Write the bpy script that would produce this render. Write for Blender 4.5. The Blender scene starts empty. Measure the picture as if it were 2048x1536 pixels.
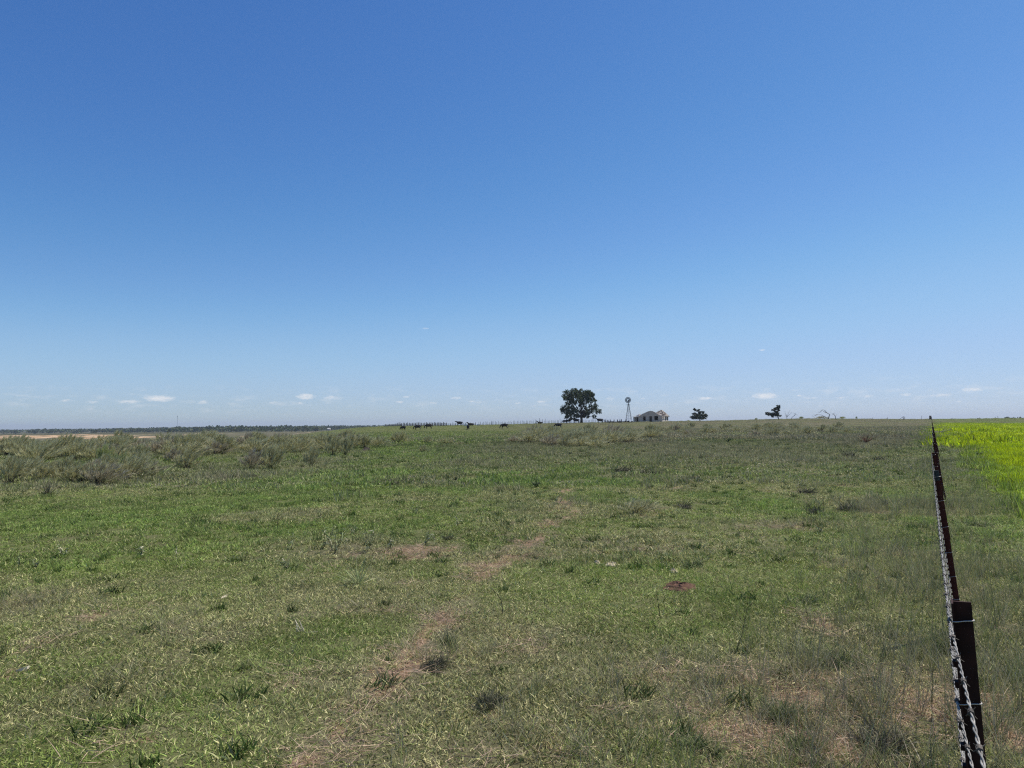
import bpy, math, random
import numpy as np
from mathutils import Vector, Matrix

S = bpy.context.scene
C = S.collection
R = math.radians
random.seed(7)
RNG = np.random.default_rng(11)

# ------------------------------------------------------------------ camera
F = 1420.0                    # focal length in pixels of the 2048 px wide photograph
EYE = 1.6
PITCH, ROLL = 3.19, -0.6
cam_d = bpy.data.cameras.new('camera')
cam = bpy.data.objects.new('camera', cam_d)
C.objects.link(cam)
cam_d.sensor_width = 36.0
cam_d.lens = 36.0 * F / 2048.0
cam_d.clip_start = 0.05
cam_d.clip_end = 40000.0
CAMM = Matrix.Translation((0, 0, EYE)) @ Matrix.Rotation(R(90 + PITCH), 4, 'X') @ Matrix.Rotation(R(ROLL), 4, 'Z')
cam.matrix_world = CAMM
S.camera = cam

# ------------------------------------------------------------------ light
SUN_EL, SUN_AZ = 60.0, 62.0      # azimuth clockwise from the view direction
world = bpy.data.worlds.new('World')
S.world = world
world.use_nodes = True
wt = world.node_tree
wn, wl = wt.nodes, wt.links
wbg = wn['Background']
sky = wn.new('ShaderNodeTexSky')
sky.sky_type = 'NISHITA'
sky.sun_disc = False
sky.sun_elevation = R(SUN_EL)
sky.sun_rotation = R(SUN_AZ)
sky.altitude = 500
sky.air_density = 1.0
sky.dust_density = 0.3
sky.ozone_density = 6.0


def wmath(op, a, b=None, clamp=False):
    n = wn.new('ShaderNodeMath')
    n.operation = op
    n.use_clamp = clamp
    for i, v in enumerate((a, b)):
        if v is None:
            continue
        if isinstance(v, (int, float)):
            n.inputs[i].default_value = v
        else:
            wl.new(v, n.inputs[i])
    return n.outputs[0]


vs = wn.new('ShaderNodeVectorMath')
vs.operation = 'SCALE'
vs.inputs['Scale'].default_value = 0.1
wl.new(sky.outputs[0], vs.inputs[0])
cur = wn.new('ShaderNodeRGBCurve')
wl.new(vs.outputs[0], cur.inputs['Color'])
for ci, pts in enumerate((
        [(0, 0), (.117, .074), (.200, .175), (.303, .31), (.556, .46), (1, .66)],
        [(0, 0), (.184, .176), (.30, .320), (.484, .528), (.63, .590), (1, .76)],
        [(0, 0), (.324, .432), (.5, .625), (.684, .80), (1, .92)])):
    cv = cur.mapping.curves[ci]
    while len(cv.points) > 2:
        cv.points.remove(cv.points[1])
    cv.points[0].location = pts[0]
    cv.points[1].location = pts[-1]
    for p in pts[1:-1]:
        cv.points.new(*p)
cur.mapping.update()
tc = wn.new('ShaderNodeTexCoord')
sx = wn.new('ShaderNodeSeparateXYZ')
wl.new(tc.outputs['Generated'], sx.inputs[0])
el = wmath('ARCSINE', sx.outputs[2])
az = wmath('ARCTAN2', sx.outputs[0], sx.outputs[1])
cb = wn.new('ShaderNodeCombineXYZ')
wl.new(wmath('MULTIPLY', az, 34.0), cb.inputs[0])
wl.new(wmath('MULTIPLY', el, 120.0), cb.inputs[1])
nz = wn.new('ShaderNodeTexNoise')
nz.inputs['Scale'].default_value = 1.0
nz.inputs['Detail'].default_value = 7.0
nz.inputs['Roughness'].default_value = 0.62
wl.new(cb.outputs[0], nz.inputs['Vector'])
cb2 = wn.new('ShaderNodeCombineXYZ')
wl.new(wmath('MULTIPLY', az, 170.0), cb2.inputs[0])
wl.new(wmath('MULTIPLY', el, 420.0), cb2.inputs[1])
nz2 = wn.new('ShaderNodeTexNoise')
nz2.inputs['Scale'].default_value = 1.0
nz2.inputs['Detail'].default_value = 5.0
nz2.inputs['Roughness'].default_value = 0.6
wl.new(cb2.outputs[0], nz2.inputs['Vector'])
# small fair-weather clouds: (photo x, y, half width, half height, strength)
CL = [(318, 797, 27, 6, 1.1), (258, 803, 26, 5, .65), (183, 804, 16, 4, .45), (133, 801, 18, 3.5, .4),
      (405, 804, 12, 6, .6), (180, 818, 11, 3.5, .35), (612, 793, 20, 7, .95), (662, 795, 20, 5, .6),
      (545, 805, 16, 4, .45), (600, 806, 14, 3.5, .4), (812, 794, 9, 3, .6), (800, 804, 12, 4, .5), (864, 806, 14, 3.5, .45),
      (912, 796, 16, 4, .55), (944, 803, 11, 3, .55), (1082, 803, 15, 3.5, .55), (1035, 806, 12, 3.5, .45),
      (1068, 812, 14, 2.5, .35), (1220, 797, 16, 3.5, .4), (1284, 797, 7, 2.5, .5), (1411, 797, 17, 4, .85), (1352, 808, 12, 3, .3),
      (1531, 792, 25, 6.5, 1.05), (1599, 791, 6, 2.5, .6), (1618, 796, 22, 3, .4), (1684, 796, 16, 3.5, .45),
      (1945, 779, 20, 4, .85), (1812, 789, 14, 3.5, .5), (1880, 791, 26, 4, .55), (1735, 792, 14, 4, .4), (1640, 812, 9, 2.5, .3),
      (848, 657, 20, 4, .3), (1523, 700, 9, 3, .45), (1077, 743, 9, 3, .28), (1918, 803, 9, 2.5, .3)]
acc = None
for px, py, w_, h_, s_ in CL:
    v = (CAMM.to_3x3() @ Vector(((px - 1024) / F, -(py - 768) / F, -1))).normalized()
    a0, e0 = math.atan2(v.x, v.y), math.asin(v.z)
    dx = wmath('MULTIPLY', wmath('SUBTRACT', az, a0), F / w_)
    dy = wmath('MULTIPLY', wmath('SUBTRACT', el, e0), F / h_)
    d = wmath('SUBTRACT', s_, wmath('ADD', wmath('MULTIPLY', dx, dx), wmath('MULTIPLY', dy, dy)))
    acc = d if acc is None else wmath('MAXIMUM', acc, d)
# scattered wisps over the rest of the horizon band
el_c = wmath('MULTIPLY', wmath('SUBTRACT', el, 0.033), 1 / 0.022)
band = wmath('SUBTRACT', 1.0, wmath('MULTIPLY', el_c, el_c))
wisp = wmath('MULTIPLY', wmath('SUBTRACT', nz.outputs[0], 0.52), 3.0, True)
wisp = wmath('MULTIPLY', wisp, wmath('MAXIMUM', band, 0.0))
wisp = wmath('MULTIPLY', wisp, 0.40)
edge = wmath('MULTIPLY', wmath('SUBTRACT', nz2.outputs[0], 0.5), 2.2)
dens = wmath('MULTIPLY', wmath('ADD', acc, edge), 0.75, True)
dens = wmath('MULTIPLY', dens, 0.85)
dens = wmath('MAXIMUM', dens, wisp)
cm = wn.new('ShaderNodeMix')
cm.data_type = 'RGBA'
wl.new(dens, cm.inputs[0])
wl.new(cur.outputs[0], cm.inputs[6])
cm.inputs[7].default_value = (.93, .92, .92, 1)
vs2 = wn.new('ShaderNodeVectorMath')
vs2.operation = 'SCALE'
vs2.inputs['Scale'].default_value = 10.0
wl.new(cm.outputs[2], vs2.inputs[0])
wl.new(vs2.outputs[0], wbg.inputs[0])
wbg.inputs[1].default_value = 0.1

sun_d = bpy.data.lights.new('sun', 'SUN')
sun_d.energy = 5.0
sun_d.angle = R(0.5)
sun_d.color = (1.0, 0.93, 0.80)
sun = bpy.data.objects.new('sun', sun_d)
C.objects.link(sun)
sdir = Vector((math.sin(R(SUN_AZ)) * math.cos(R(SUN_EL)), math.cos(R(SUN_AZ)) * math.cos(R(SUN_EL)), math.sin(R(SUN_EL))))
sun.rotation_euler = sdir.to_track_quat('Z', 'Y').to_euler()
sun.location = (0, 0, 50)

S.view_settings.view_transform = 'Standard'
S.view_settings.look = 'None'
S.view_settings.exposure = 0.0
S.view_settings.gamma = 1.0
S.render.engine = 'CYCLES'
S.cycles.max_bounces = 5
S.cycles.diffuse_bounces = 3
S.cycles.transmission_bounces = 3
S.cycles.transparent_max_bounces = 6
S.cycles.volume_bounces = 0
S.cycles.use_denoising = False
S.cycles.filter_width = 1.2


# ------------------------------------------------------------------ numpy helpers
def sstep(a, b, x):
    t = np.clip((x - a) / (b - a), 0, 1)
    return t * t * (3 - 2 * t)


def _hash(ix, iy, seed):
    h = (ix.astype(np.int64) * 374761393 + iy.astype(np.int64) * 668265263 + seed * 982451653) & 0xFFFFFFFF
    h = ((h ^ (h >> 13)) * 1274126177) & 0xFFFFFFFF
    h = (h ^ (h >> 16)) & 0xFFFFFFFF
    return h / 4294967295.0


def vnoise(x, y, seed=0):
    ix, iy = np.floor(x), np.floor(y)
    fx, fy = x - ix, y - iy
    fx, fy = fx * fx * (3 - 2 * fx), fy * fy * (3 - 2 * fy)
    a = _hash(ix, iy, seed); b = _hash(ix + 1, iy, seed)
    c = _hash(ix, iy + 1, seed); d = _hash(ix + 1, iy + 1, seed)
    return (a * (1 - fx) + b * fx) * (1 - fy) + (c * (1 - fx) + d * fx) * fy


def fbm(x, y, seed=0, octs=4):
    x = np.asarray(x, float); y = np.asarray(y, float)
    s = 0; a = .5; t = 0
    for o in range(octs):
        s = s + a * vnoise(x * 2 ** o + 17.3 * o, y * 2 ** o - 9.1 * o, seed + o)
        t += a
        a *= .5
    return s / t


ALPHA = math.atan((1861 - 1024) / F)          # fence heading right of the view direction
FD = np.array([math.sin(ALPHA), math.cos(ALPHA)])
FN = np.array([math.cos(ALPHA), -math.sin(ALPHA)])


def terrain(x, y):
    x = np.asarray(x, float); y = np.asarray(y, float)
    r = np.hypot(x, y) + 1e-6
    z = np.maximum(y, 0.35 * r)
    t = np.clip(x / z, -1.6, 1.6)
    px = 1024 + F * t
    w = sstep(470, 790, px)
    # pasture ridge
    crest = 1.45 + 0.8 * np.exp(-((px - 1600) / 150.0) ** 2) + 0.25 * np.exp(-((px - 1310) / 120.0) ** 2)
    crest = crest - .55 * sstep(1140, 930, px)
    hr = crest * sstep(215, 298, z) - .62 * np.exp(-((z - 205) / 58.0) ** 2)
    hr = hr - 10.5 * sstep(330, 1100, z)
    # lower ground to the left
    hl = -1.0 * sstep(45, 110, z) - 4.6 * sstep(90, 420, z) + 1.3 * sstep(430, 620, z) - 4.8 * sstep(680, 1500, z)
    h = hl * (1 - w) + hr * w
    h = h + (fbm(x / 9, y / 9, 3, 3) - .5) * .22 * sstep(4, 25, r) * (1 - .5 * sstep(150, 400, r))
    h = h + (fbm(x / 1.1, y / 1.1, 5, 3) - .5) * .05
    h = h + (fbm(x / 70, y / 70, 8, 3) - .5) * .8 * sstep(380, 800, r)
    return h


ROT3 = np.array(CAMM.to_3x3())


def P(px, py, z):
    d = ROT3 @ np.array([(px - 1024) / F, -(py - 768) / F, -1.0])
    return Vector((d[0] * z, d[1] * z, EYE + d[2] * z))


def ground_at(px, py, zmax=900.):
    d = ROT3 @ np.array([(px - 1024) / F, -(py - 768) / F, -1.0])
    zz = np.geomspace(1.0, zmax, 2500)
    X, Y, Z = d[0] * zz, d[1] * zz, EYE + d[2] * zz
    below = np.where(Z < terrain(X, Y))[0]
    i = below[0] if len(below) else -1
    return float(X[i]), float(Y[i])


def place(px, z):
    """ground point seen at photo column px, at distance z along the view"""
    x = (px - 1024) / F * z * 1.0
    p = P(px, 848, z)
    return Vector((p.x, p.y, float(terrain(p.x, p.y))))


def on_ground(px, py):
    x, y = ground_at(px, py)
    return Vector((x, y, float(terrain(x, y))))


# ------------------------------------------------------------------ painted ground fields (in metres, baked as attributes)
def ell(px, py, rx, ry):
    x, y = ground_at(px, py)
    z = y
    return (x, y, rx * z / F, ry * z * z / (F * EYE))


TRAIL = [ground_at(*p) for p in ((585, 1560), (625, 1520), (690, 1440), (745, 1395), (800, 1345), (845, 1280), (900, 1220), (955, 1160), (1010, 1118), (1060, 1092), (1100, 1055), (1125, 1020), (1130, 985), (1128, 960))]
TRAIL = [(TRAIL[0][0] - .7, TRAIL[0][1] - 1.6)] + TRAIL
#        px   py   rx  ry  bare
BARE = [(830, 1105, 66, 16, 1.0), (905, 1102, 16, 9, .8), (655, 1145, 20, 8, .5), (702, 1112, 14, 7, .5),
        (612, 1524, 46, 26, .85), (700, 1440, 34, 30, .5), (1130, 1000, 14, 26, .9), (1135, 1035, 16, 8, .6), (1050, 1108, 30, 7, .6), (1130, 1170, 25, 6, .4),
        (1545, 984, 11, 4, .9), (205, 1228, 42, 17, .7), (70, 1285, 50, 14, .55), (40, 1345, 50, 25, .45),
        (275, 1262, 16, 14, .5), (285, 1480, 30, 14, .6), (330, 1345, 24, 12, .4),
        (1500, 1360, 60, 22, .65), (1640, 1250, 38, 20, .75), (1665, 1210, 30, 10, .5), (1620, 1400, 60, 40, .8), (1580, 1470, 130, 40, .75),
        (1700, 1490, 70, 40, .8), (1490, 1500, 50, 30, .4), (1790, 1440, 60, 50, .6), (1880, 1420, 60, 70, .85), (2010, 1480, 60, 60, .75), (1985, 1400, 40, 40, .7),
        (1925, 1180, 14, 14, .7), (1240, 1330, 24, 12, .35), (985, 1430, 30, 14, .6), (830, 1335, 26, 10, .7), (1070, 1300, 20, 12, .6),
        (1740, 890, 26, 6, .5), (1350, 905, 60, 14, .32), (1500, 930, 80, 15, .25), (880, 1395, 20, 12, .3), (700, 1500, 40, 20, .45), (1100, 1490, 50, 18, .5)]
GREY = [(60, 1215, 130, 38, .75), (330, 1215, 120, 26, .5), (690, 1100, 150, 40, .85), (560, 1110, 60, 20, .5), (780, 1150, 60, 14, .5), (1290, 1020, 55, 18, .8),
        (1380, 955, 60, 14, .6), (1270, 950, 60, 14, .5), (1700, 1005, 90, 30, .8), (960, 1280, 26, 16, .6), (860, 1440, 70, 50, .5), (340, 1460, 130, 24, .4),
        (1540, 1190, 40, 18, .4), (1490, 1400, 150, 60, .5), (1750, 1360, 110, 80, .8), (1690, 1480, 150, 60, .75), (1850, 1200, 55, 130, .75), (1980, 1250, 70, 110, .6), (1820, 1050, 35, 90, .7),
        (960, 925, 80, 14, .7), (870, 935, 60, 12, .6), (300, 955, 320, 26, .85), (100, 975, 160, 26, .8), (560, 1140, 90, 20, .4), (1450, 1060, 60, 20, .25),
        (1030, 900, 170, 18, .7), (1400, 900, 330, 36, .75), (1650, 930, 260, 34, .6), (640, 930, 90, 20, .7), (1400, 1135, 40, 15, .4), (560, 1230, 60, 14, .3), (880, 1260, 60, 20, .3)]
LUSH = [(220, 1040, 330, 36, .8), (520, 985, 160, 26, .8), (700, 960, 120, 20, .7), (830, 905, 150, 10, .6), (900, 975, 120, 22, .6), (1000, 965, 60, 22, .9),
        (1220, 1000, 70, 22, .8), (1200, 960, 120, 12, .6), (1560, 1010, 90, 22, .9), (1280, 1110, 160, 26, .6), (1640, 955, 110, 12, .6), (1000, 1100, 130, 30, .4),
        (630, 1300, 70, 60, .45), (460, 1400, 160, 50, .3), (1100, 1400, 120, 60, .35), (1400, 1260, 70, 24, .35), (950, 1240, 30, 14, .5), (1280, 925, 120, 8, .4),
        (760, 1400, 60, 40, .3), (1010, 1010, 100, 30, .5), (1960, 1020, 50, 60, .6), (1700, 1100, 80, 40, .4)]
_cache = {}


def blobs(x, y, lst, seed):
    key = id(lst)
    if key not in _cache:
        _cache[key] = [ell(*b[:4]) + (b[4],) for b in lst]
    out = np.zeros_like(x)
    zz = np.maximum(y, 3)
    wx = (fbm(x / .8, y / .8, seed, 3) - .5)
    wy = (fbm(x / .8, y / .8, seed + 50, 3) - .5)
    wx2 = (fbm(x / .12, y / .12, seed, 2) - .5)
    for cx, cy, rx, ry, a in _cache[key]:
        m = np.exp(-(((x - cx) / rx + wx * 1.1 + wx2 * .7) ** 2 + ((y - cy) / ry + wy * 1.1 - wx2 * .7) ** 2) * 1.0)
        out = np.maximum(out, a * m)
    return out


def trail_dist(x, y):
    d = np.full_like(x, 1e9)
    for (ax, ay), (bx, by) in zip(TRAIL[:-1], TRAIL[1:]):
        vx, vy = bx - ax, by - ay
        t = np.clip(((x - ax) * vx + (y - ay) * vy) / (vx * vx + vy * vy), 0, 1)
        d = np.minimum(d, np.hypot(x - ax - t * vx, y - ay - t * vy))
    return d


def fields(x, y):
    x = np.asarray(x, float); y = np.asarray(y, float)
    u = x * FD[0] + y * FD[1]
    v = x * FN[0] + y * FN[1]
    r = np.hypot(x, y)
    t = x / np.maximum(y, .35 * r + 1e-6)
    px = 1024 + F * t
    n1 = fbm(x / 2.2, y / 2.2, 21, 4)
    n2 = fbm(x / .45, y / .45, 31, 3)
    n3 = fbm(x / 14, y / 14, 41, 3)
    bare = blobs(x, y, BARE, 61)
    grey = blobs(x, y, GREY, 71)
    lush = blobs(x, y, LUSH, 81)
    td = trail_dist(x, y)
    trail = np.exp(-(td / (.045 + .09 * n1 + .003 * y)) ** 2) * (.55 + .45 * sstep(.40, .56, n2)) * sstep(26, 19, y)
    bare = np.maximum(bare, trail * (.42 + .33 * sstep(.38, .6, n2)))
    bare = bare * sstep(.30, .55, n2 + .35 * bare) + .5 * sstep(.66, .8, n2) * sstep(.5, .7, n1)
    grey = np.maximum(grey, .55 * sstep(.52, .72, n1))
    lush = np.maximum(lush, .6 * sstep(.5, .3, n1) * sstep(.35, .6, n3))
    # grey dry belt along the fence and beyond 25 m on the right hand side
    fb = np.exp(-(v / 1.3) ** 2) * .6 * sstep(.3, .6, n1)
    grey = np.maximum(grey, fb)
    far = sstep(22, 60, y) * sstep(900, 1200, px) * sstep(-.5, -1.5, v) * (.35 + .6 * sstep(.3, .65, fbm(x / 8, y / 8, 91, 3)))
    grey = np.maximum(grey, far * .9)
    farl = sstep(28, 45, y) * sstep(780, 600, px) * .75
    grey = np.maximum(grey, farl * (.6 + .4 * n1))
    ridge = sstep(90, 150, y) * sstep(560, 760, px) * sstep(1500, 1100, px)
    lush = np.maximum(lush, ridge * .75)
    grey = grey * (1 - .7 * ridge)
    # yellow flowering field beyond the fence
    e = v - .85 - .5 * (n1 - .5) * 2 - 1.9 * sstep(15, 5, u)
    yel = sstep(.0, 1.6, e) * sstep(300, 280, u) * (v > 0)
    yel = yel * (1 - .6 * sstep(15, 9, u) * sstep(4, 2.4, v))
    yv = fbm(x / 2.6, y / 2.6, 101, 4)
    yel_c = yel * (.66 + .34 * sstep(.36, .56, yv)) * (.35 + .65 * sstep(-.2, 1.3, e - .4))
    grey = grey * (1 - yel)
    bare = np.clip(bare, 0, 1) * (1 - yel)
    dry = np.clip(.20 + .35 * (n1 - .5) + .48 * grey - .16 * lush + .5 * bare + .3 * trail + .25 * (n2 - .5), .05, .9) * (1 - .96 * yel)
    return dict(bare=np.clip(bare, 0, 1), grey=np.clip(grey, 0, 1), lush=np.clip(lush, 0, 1), ridge=ridge, far=np.clip(far, 0, 1) * (1 - yel), yel=yel, yc=yel_c, dry=dry, v=v, u=u, px=px, n1=n1, n2=n2, n3=n3)


GREEN = np.array([.218, .285, .066]); LUSHC = np.array([.245, .345, .082])
OLIVE = np.array([.220, .222, .105]); YELC = np.array([.480, .560, .012]); YGRN = np.array([.270, .390, .035])


def green_col(f, x, y):
    m = lambda a, b, t: a * (1 - t[:, None]) + b * t[:, None]
    c = m(np.tile(GREEN, (len(x), 1)), np.tile(LUSHC, (len(x), 1)), f['lush'])
    c = m(c, np.tile(OLIVE, (len(x), 1)), f['grey'] * .85)
    c = m(c, np.tile(np.array([.235, .262, .080]), (len(x), 1)), f['ridge'] * .8)
    c = m(c, np.tile(np.array([.225, .195, .120]), (len(x), 1)), f['far'] * .75)
    yc = m(np.tile(YGRN, (len(x), 1)), np.tile(YELC, (len(x), 1)), np.clip(f['yc'], 0, 1))
    c = m(c, yc, f['yel'])
    k = (.85 + .3 * fbm(x / 5, y / 5, 111, 3)) * (.62 + .76 * fbm(x / .55, y / .55, 117, 3))
    return c * k[:, None] * 1.07


# ------------------------------------------------------------------ materials
def new_mat(name):
    m = bpy.data.materials.new(name)
    m.use_nodes = True
    return m, m.node_tree.nodes, m.node_tree.links, m.node_tree.nodes['Principled BSDF']


def simple_mat(name, col, rough=.8, var=.25, scale=6.0, metallic=0.0, col2=None, bump=0.0, translucent=0.0):
    m, n, l, b = new_mat(name)
    t = n.new('ShaderNodeTexCoord')
    z = n.new('ShaderNodeTexNoise')
    z.inputs['Scale'].default_value = scale
    z.inputs['Detail'].default_value = 6
    l.new(t.outputs['Object'], z.inputs['Vector'])
    r = n.new('ShaderNodeValToRGB')
    c2 = col2 or tuple(min(1, c * (1 + var)) for c in col)
    c1 = col if col2 else tuple(c * (1 - var) for c in col)
    r.color_ramp.elements[0].position = .35
    r.color_ramp.elements[1].position = .65
    r.color_ramp.elements[0].color = (*c1, 1)
    r.color_ramp.elements[1].color = (*c2, 1)
    l.new(z.outputs[0], r.inputs[0])
    l.new(r.outputs[0], b.inputs['Base Color'])
    b.inputs['Roughness'].default_value = rough
    b.inputs['Metallic'].default_value = metallic
    b.inputs['Specular IOR Level'].default_value = .25
    if bump:
        bp = n.new('ShaderNodeBump')
        bp.inputs['Strength'].default_value = bump
        bp.inputs['Distance'].default_value = .02
        l.new(z.outputs[0], bp.inputs['Height'])
        l.new(bp.outputs[0], b.inputs['Normal'])
    if translucent:
        tr = n.new('ShaderNodeBsdfTranslucent')
        l.new(r.outputs[0], tr.inputs[0])
        mx = n.new('ShaderNodeMixShader')
        mx.inputs[0].default_value = translucent
        l.new(b.outputs[0], mx.inputs[1])
        l.new(tr.outputs[0], mx.inputs[2])
        l.new(mx.outputs[0], n['Material Output'].inputs[0])
    return m


def blade_mat(name, straw, instancer=True, green=(.08, .11, .035), dryv=.3, rough=.6, transl=.28, vary=.7):
    """leaf blades: each blade has its own 'tint' (0..1); where tint is below the local dryness it is straw"""
    m, n, l, b = new_mat(name)

    def mth(op, a, c_=None, clamp=False):
        q = n.new('ShaderNodeMath')
        q.operation = op
        q.use_clamp = clamp
        for i, v in enumerate((a, c_)):
            if v is None:
                continue
            if isinstance(v, (int, float)):
                q.inputs[i].default_value = v
            else:
                l.new(v, q.inputs[i])
        return q.outputs[0]
    ti = n.new('ShaderNodeAttribute'); ti.attribute_name = 'tint'
    ti2 = n.new('ShaderNodeAttribute'); ti2.attribute_name = 'tone'
    if instancer:
        g = n.new('ShaderNodeAttribute'); g.attribute_type = 'INSTANCER'; g.attribute_name = 'gcol'
        d = n.new('ShaderNodeAttribute'); d.attribute_type = 'INSTANCER'; d.attribute_name = 'dry'
        gout, dout = g.outputs['Color'], d.outputs['Fac']
    else:
        g = n.new('ShaderNodeRGB'); g.outputs[0].default_value = (*green, 1)
        d = n.new('ShaderNodeValue'); d.outputs[0].default_value = dryv
        gout, dout = g.outputs[0], d.outputs[0]
    fac = mth('ADD', mth('MULTIPLY', mth('SUBTRACT', dout, ti.outputs['Fac']), 6.0), .5, True)
    tone = mth('ADD', mth('MULTIPLY', ti2.outputs['Fac'], vary), 1 - vary * .5)
    mx = n.new('ShaderNodeMix'); mx.data_type = 'RGBA'
    l.new(fac, mx.inputs[0]); l.new(gout, mx.inputs[6]); mx.inputs[7].default_value = (*straw, 1)
    sc = n.new('ShaderNodeVectorMath'); sc.operation = 'SCALE'
    l.new(mx.outputs[2], sc.inputs[0]); l.new(tone, sc.inputs['Scale'])
    l.new(sc.outputs[0], b.inputs['Base Color'])
    b.inputs['Roughness'].default_value = rough
    b.inputs['Specular IOR Level'].default_value = .3
    tr = n.new('ShaderNodeBsdfTranslucent')
    l.new(sc.outputs[0], tr.inputs[0])
    ms = n.new('ShaderNodeMixShader'); ms.inputs[0].default_value = transl
    l.new(b.outputs[0], ms.inputs[1]); l.new(tr.outputs[0], ms.inputs[2])
    l.new(ms.outputs[0], n['Material Output'].inputs[0])
    return m


M = {}
M['grass'] = blade_mat('grass_blades', (.54, .50, .245), vary=1.5)
M['grass_far'] = blade_mat('far_grass_blades', (.36, .34, .20), vary=.9)
M['wispy'] = blade_mat('dry_grass_blades', (.34, .31, .20), vary=1.35)
M['litter'] = blade_mat('straw_litter', (.54, .39, .28), vary=1.3)

# ground
gm, n, l, b = new_mat('pasture_ground')
at = {k: n.new('ShaderNodeAttribute') for k in ('gcol', 'bare', 'dry', 'sand')}
for k, a in at.items():
    a.attribute_name = k
tcn = n.new('ShaderNodeNewGeometry')


def gnoise(scale, det=6, rough=.6):
    z = n.new('ShaderNodeTexNoise')
    z.inputs['Scale'].default_value = scale
    z.inputs['Detail'].default_value = det
    z.inputs['Roughness'].default_value = rough
    l.new(tcn.outputs['Position'], z.inputs['Vector'])
    return z.outputs[0]


def gmath(op, a, c_=None, clamp=False):
    q = n.new('ShaderNodeMath'); q.operation = op; q.use_clamp = clamp
    for i, v in enumerate((a, c_)):
        if v is None:
            continue
        if isinstance(v, (int, float)):
            q.inputs[i].default_value = v
        else:
            l.new(v, q.inputs[i])
    return q.outputs[0]


def gmix(f, a, c_):
    q = n.new('ShaderNodeMix'); q.data_type = 'RGBA'
    for i, v in ((0, f), (6, a), (7, c_)):
        if isinstance(v, tuple):
            q.inputs[i].default_value = (*v, 1)
        elif isinstance(v, (int, float)):
            q.inputs[i].default_value = v
        else:
            l.new(v, q.inputs[i])
    return q.outputs[2]


nf = gnoise(26, 8, .7); nm = gnoise(2.1, 8, .65); nl = gnoise(.16, 8, .6); nff = gnoise(120, 4, .7)
soil = gmix(gmath('MULTIPLY', gmath('SUBTRACT', nf, .38), 4.0, True), (.15, .085, .05), (.30, .19, .12))
soil = gmix(gmath('MULTIPLY', gmath('SUBTRACT', nff, .45), 6.0, True), soil, (.34, .27, .18))
thatch = gmix(gmath('MULTIPLY', gmath('SUBTRACT', nf, .4), 5.0, True), (.11, .095, .06), (.21, .19, .12))
gfac = gmath('ADD', gmath('MULTIPLY', at['dry'].outputs['Fac'], 1.15), gmath('MULTIPLY', gmath('SUBTRACT', nm, .5), 1.2), True)
gdk = gmix(.68, at['gcol'].outputs['Color'], (.075, .065, .035))
col = gmix(gfac, gdk, thatch)
bf = gmath('MULTIPLY', gmath('SUBTRACT', gmath('ADD', at['bare'].outputs['Fac'], gmath('MULTIPLY', gmath('SUBTRACT', nf, .5), .7)), .35), 4.0, True)
col = gmix(bf, col, soil)
# pale and orange sand of the washed-out slope in the valley
sandc = gmix(gmath('MULTIPLY', gmath('SUBTRACT', nl, .45), 5.0, True), (.46, .27, .14), (.62, .52, .36))
sf = gmath('MULTIPLY', gmath('SUBTRACT', gmath('ADD', at['sand'].outputs['Fac'], gmath('MULTIPLY', gmath('SUBTRACT', nl, .5), 1.6)), .38), 3.5, True)
col = gmix(sf, col, sandc)
hs = n.new('ShaderNodeHueSaturation')
l.new(col, hs.inputs['Color'])
l.new(gmath('ADD', gmath('MULTIPLY', nf, .7), .62), hs.inputs['Value'])
l.new(hs.outputs[0], b.inputs['Base Color'])
b.inputs['Roughness'].default_value = .95
b.inputs['Specular IOR Level'].default_value = .1
bp = n.new('ShaderNodeBump'); bp.inputs['Strength'].default_value = .7; bp.inputs['Distance'].default_value = .03
l.new(nf, bp.inputs['Height']); l.new(bp.outputs[0], b.inputs['Normal'])


# ------------------------------------------------------------------ object helpers
def tag(o, label=None, cat=None, group=None, kind=None):
    if label: o['label'] = label
    if cat: o['category'] = cat
    if group: o['group'] = group
    if kind: o['kind'] = kind
    return o


def link(name, me, mat=None, parent=None, loc=None):
    o = bpy.data.objects.new(name, me)
    C.objects.link(o)
    if mat is not None:
        for mm in (mat if isinstance(mat, (list, tuple)) else [mat]):
            me.materials.append(mm)
    if parent is not None:
        o.parent = parent
    if loc is not None:
        o.location = loc
    return o


def empty(name, loc=(0, 0, 0), rz=0.):
    o = bpy.data.objects.new(name, None)
    o.empty_display_size = .2
    C.objects.link(o)
    o.location = loc
    o.rotation_euler = (0, 0, rz)
    return o


def np_mesh(name, V, Fc, attrs=None, colattrs=None, smooth=False, mats=None):
    """V (n,3); Fc list of (k,3|4) index arrays"""
    me = bpy.data.meshes.new(name)
    V = np.asarray(V, np.float32)
    me.vertices.add(len(V))
    me.vertices.foreach_set('co', V.ravel())
    loops = np.concatenate([f.ravel() for f in Fc]).astype(np.int32)
    sizes = np.concatenate([np.full(len(f), f.shape[1]) for f in Fc]).astype(np.int32)
    starts = np.concatenate([[0], np.cumsum(sizes)[:-1]]).astype(np.int32)
    me.loops.add(len(loops))
    me.loops.foreach_set('vertex_index', loops)
    me.polygons.add(len(sizes))
    me.polygons.foreach_set('loop_start', starts)
    me.polygons.foreach_set('loop_total', sizes)
    if mats is not None:
        me.polygons.foreach_set('material_index', np.asarray(mats, np.int32))
    me.polygons.foreach_set('use_smooth', np.full(len(sizes), smooth))
    for k, v in (attrs or {}).items():
        a = me.attributes.new(k, 'FLOAT', 'POINT')
        a.data.foreach_set('value', np.asarray(v, np.float32))
    for k, v in (colattrs or {}).items():
        a = me.attributes.new(k, 'FLOAT_COLOR', 'POINT')
        c = np.ones((len(V), 4), np.float32); c[:, :3] = v
        a.data.foreach_set('color', c.ravel())
    me.update(calc_edges=True)
    me.validate()
    return me


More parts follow.
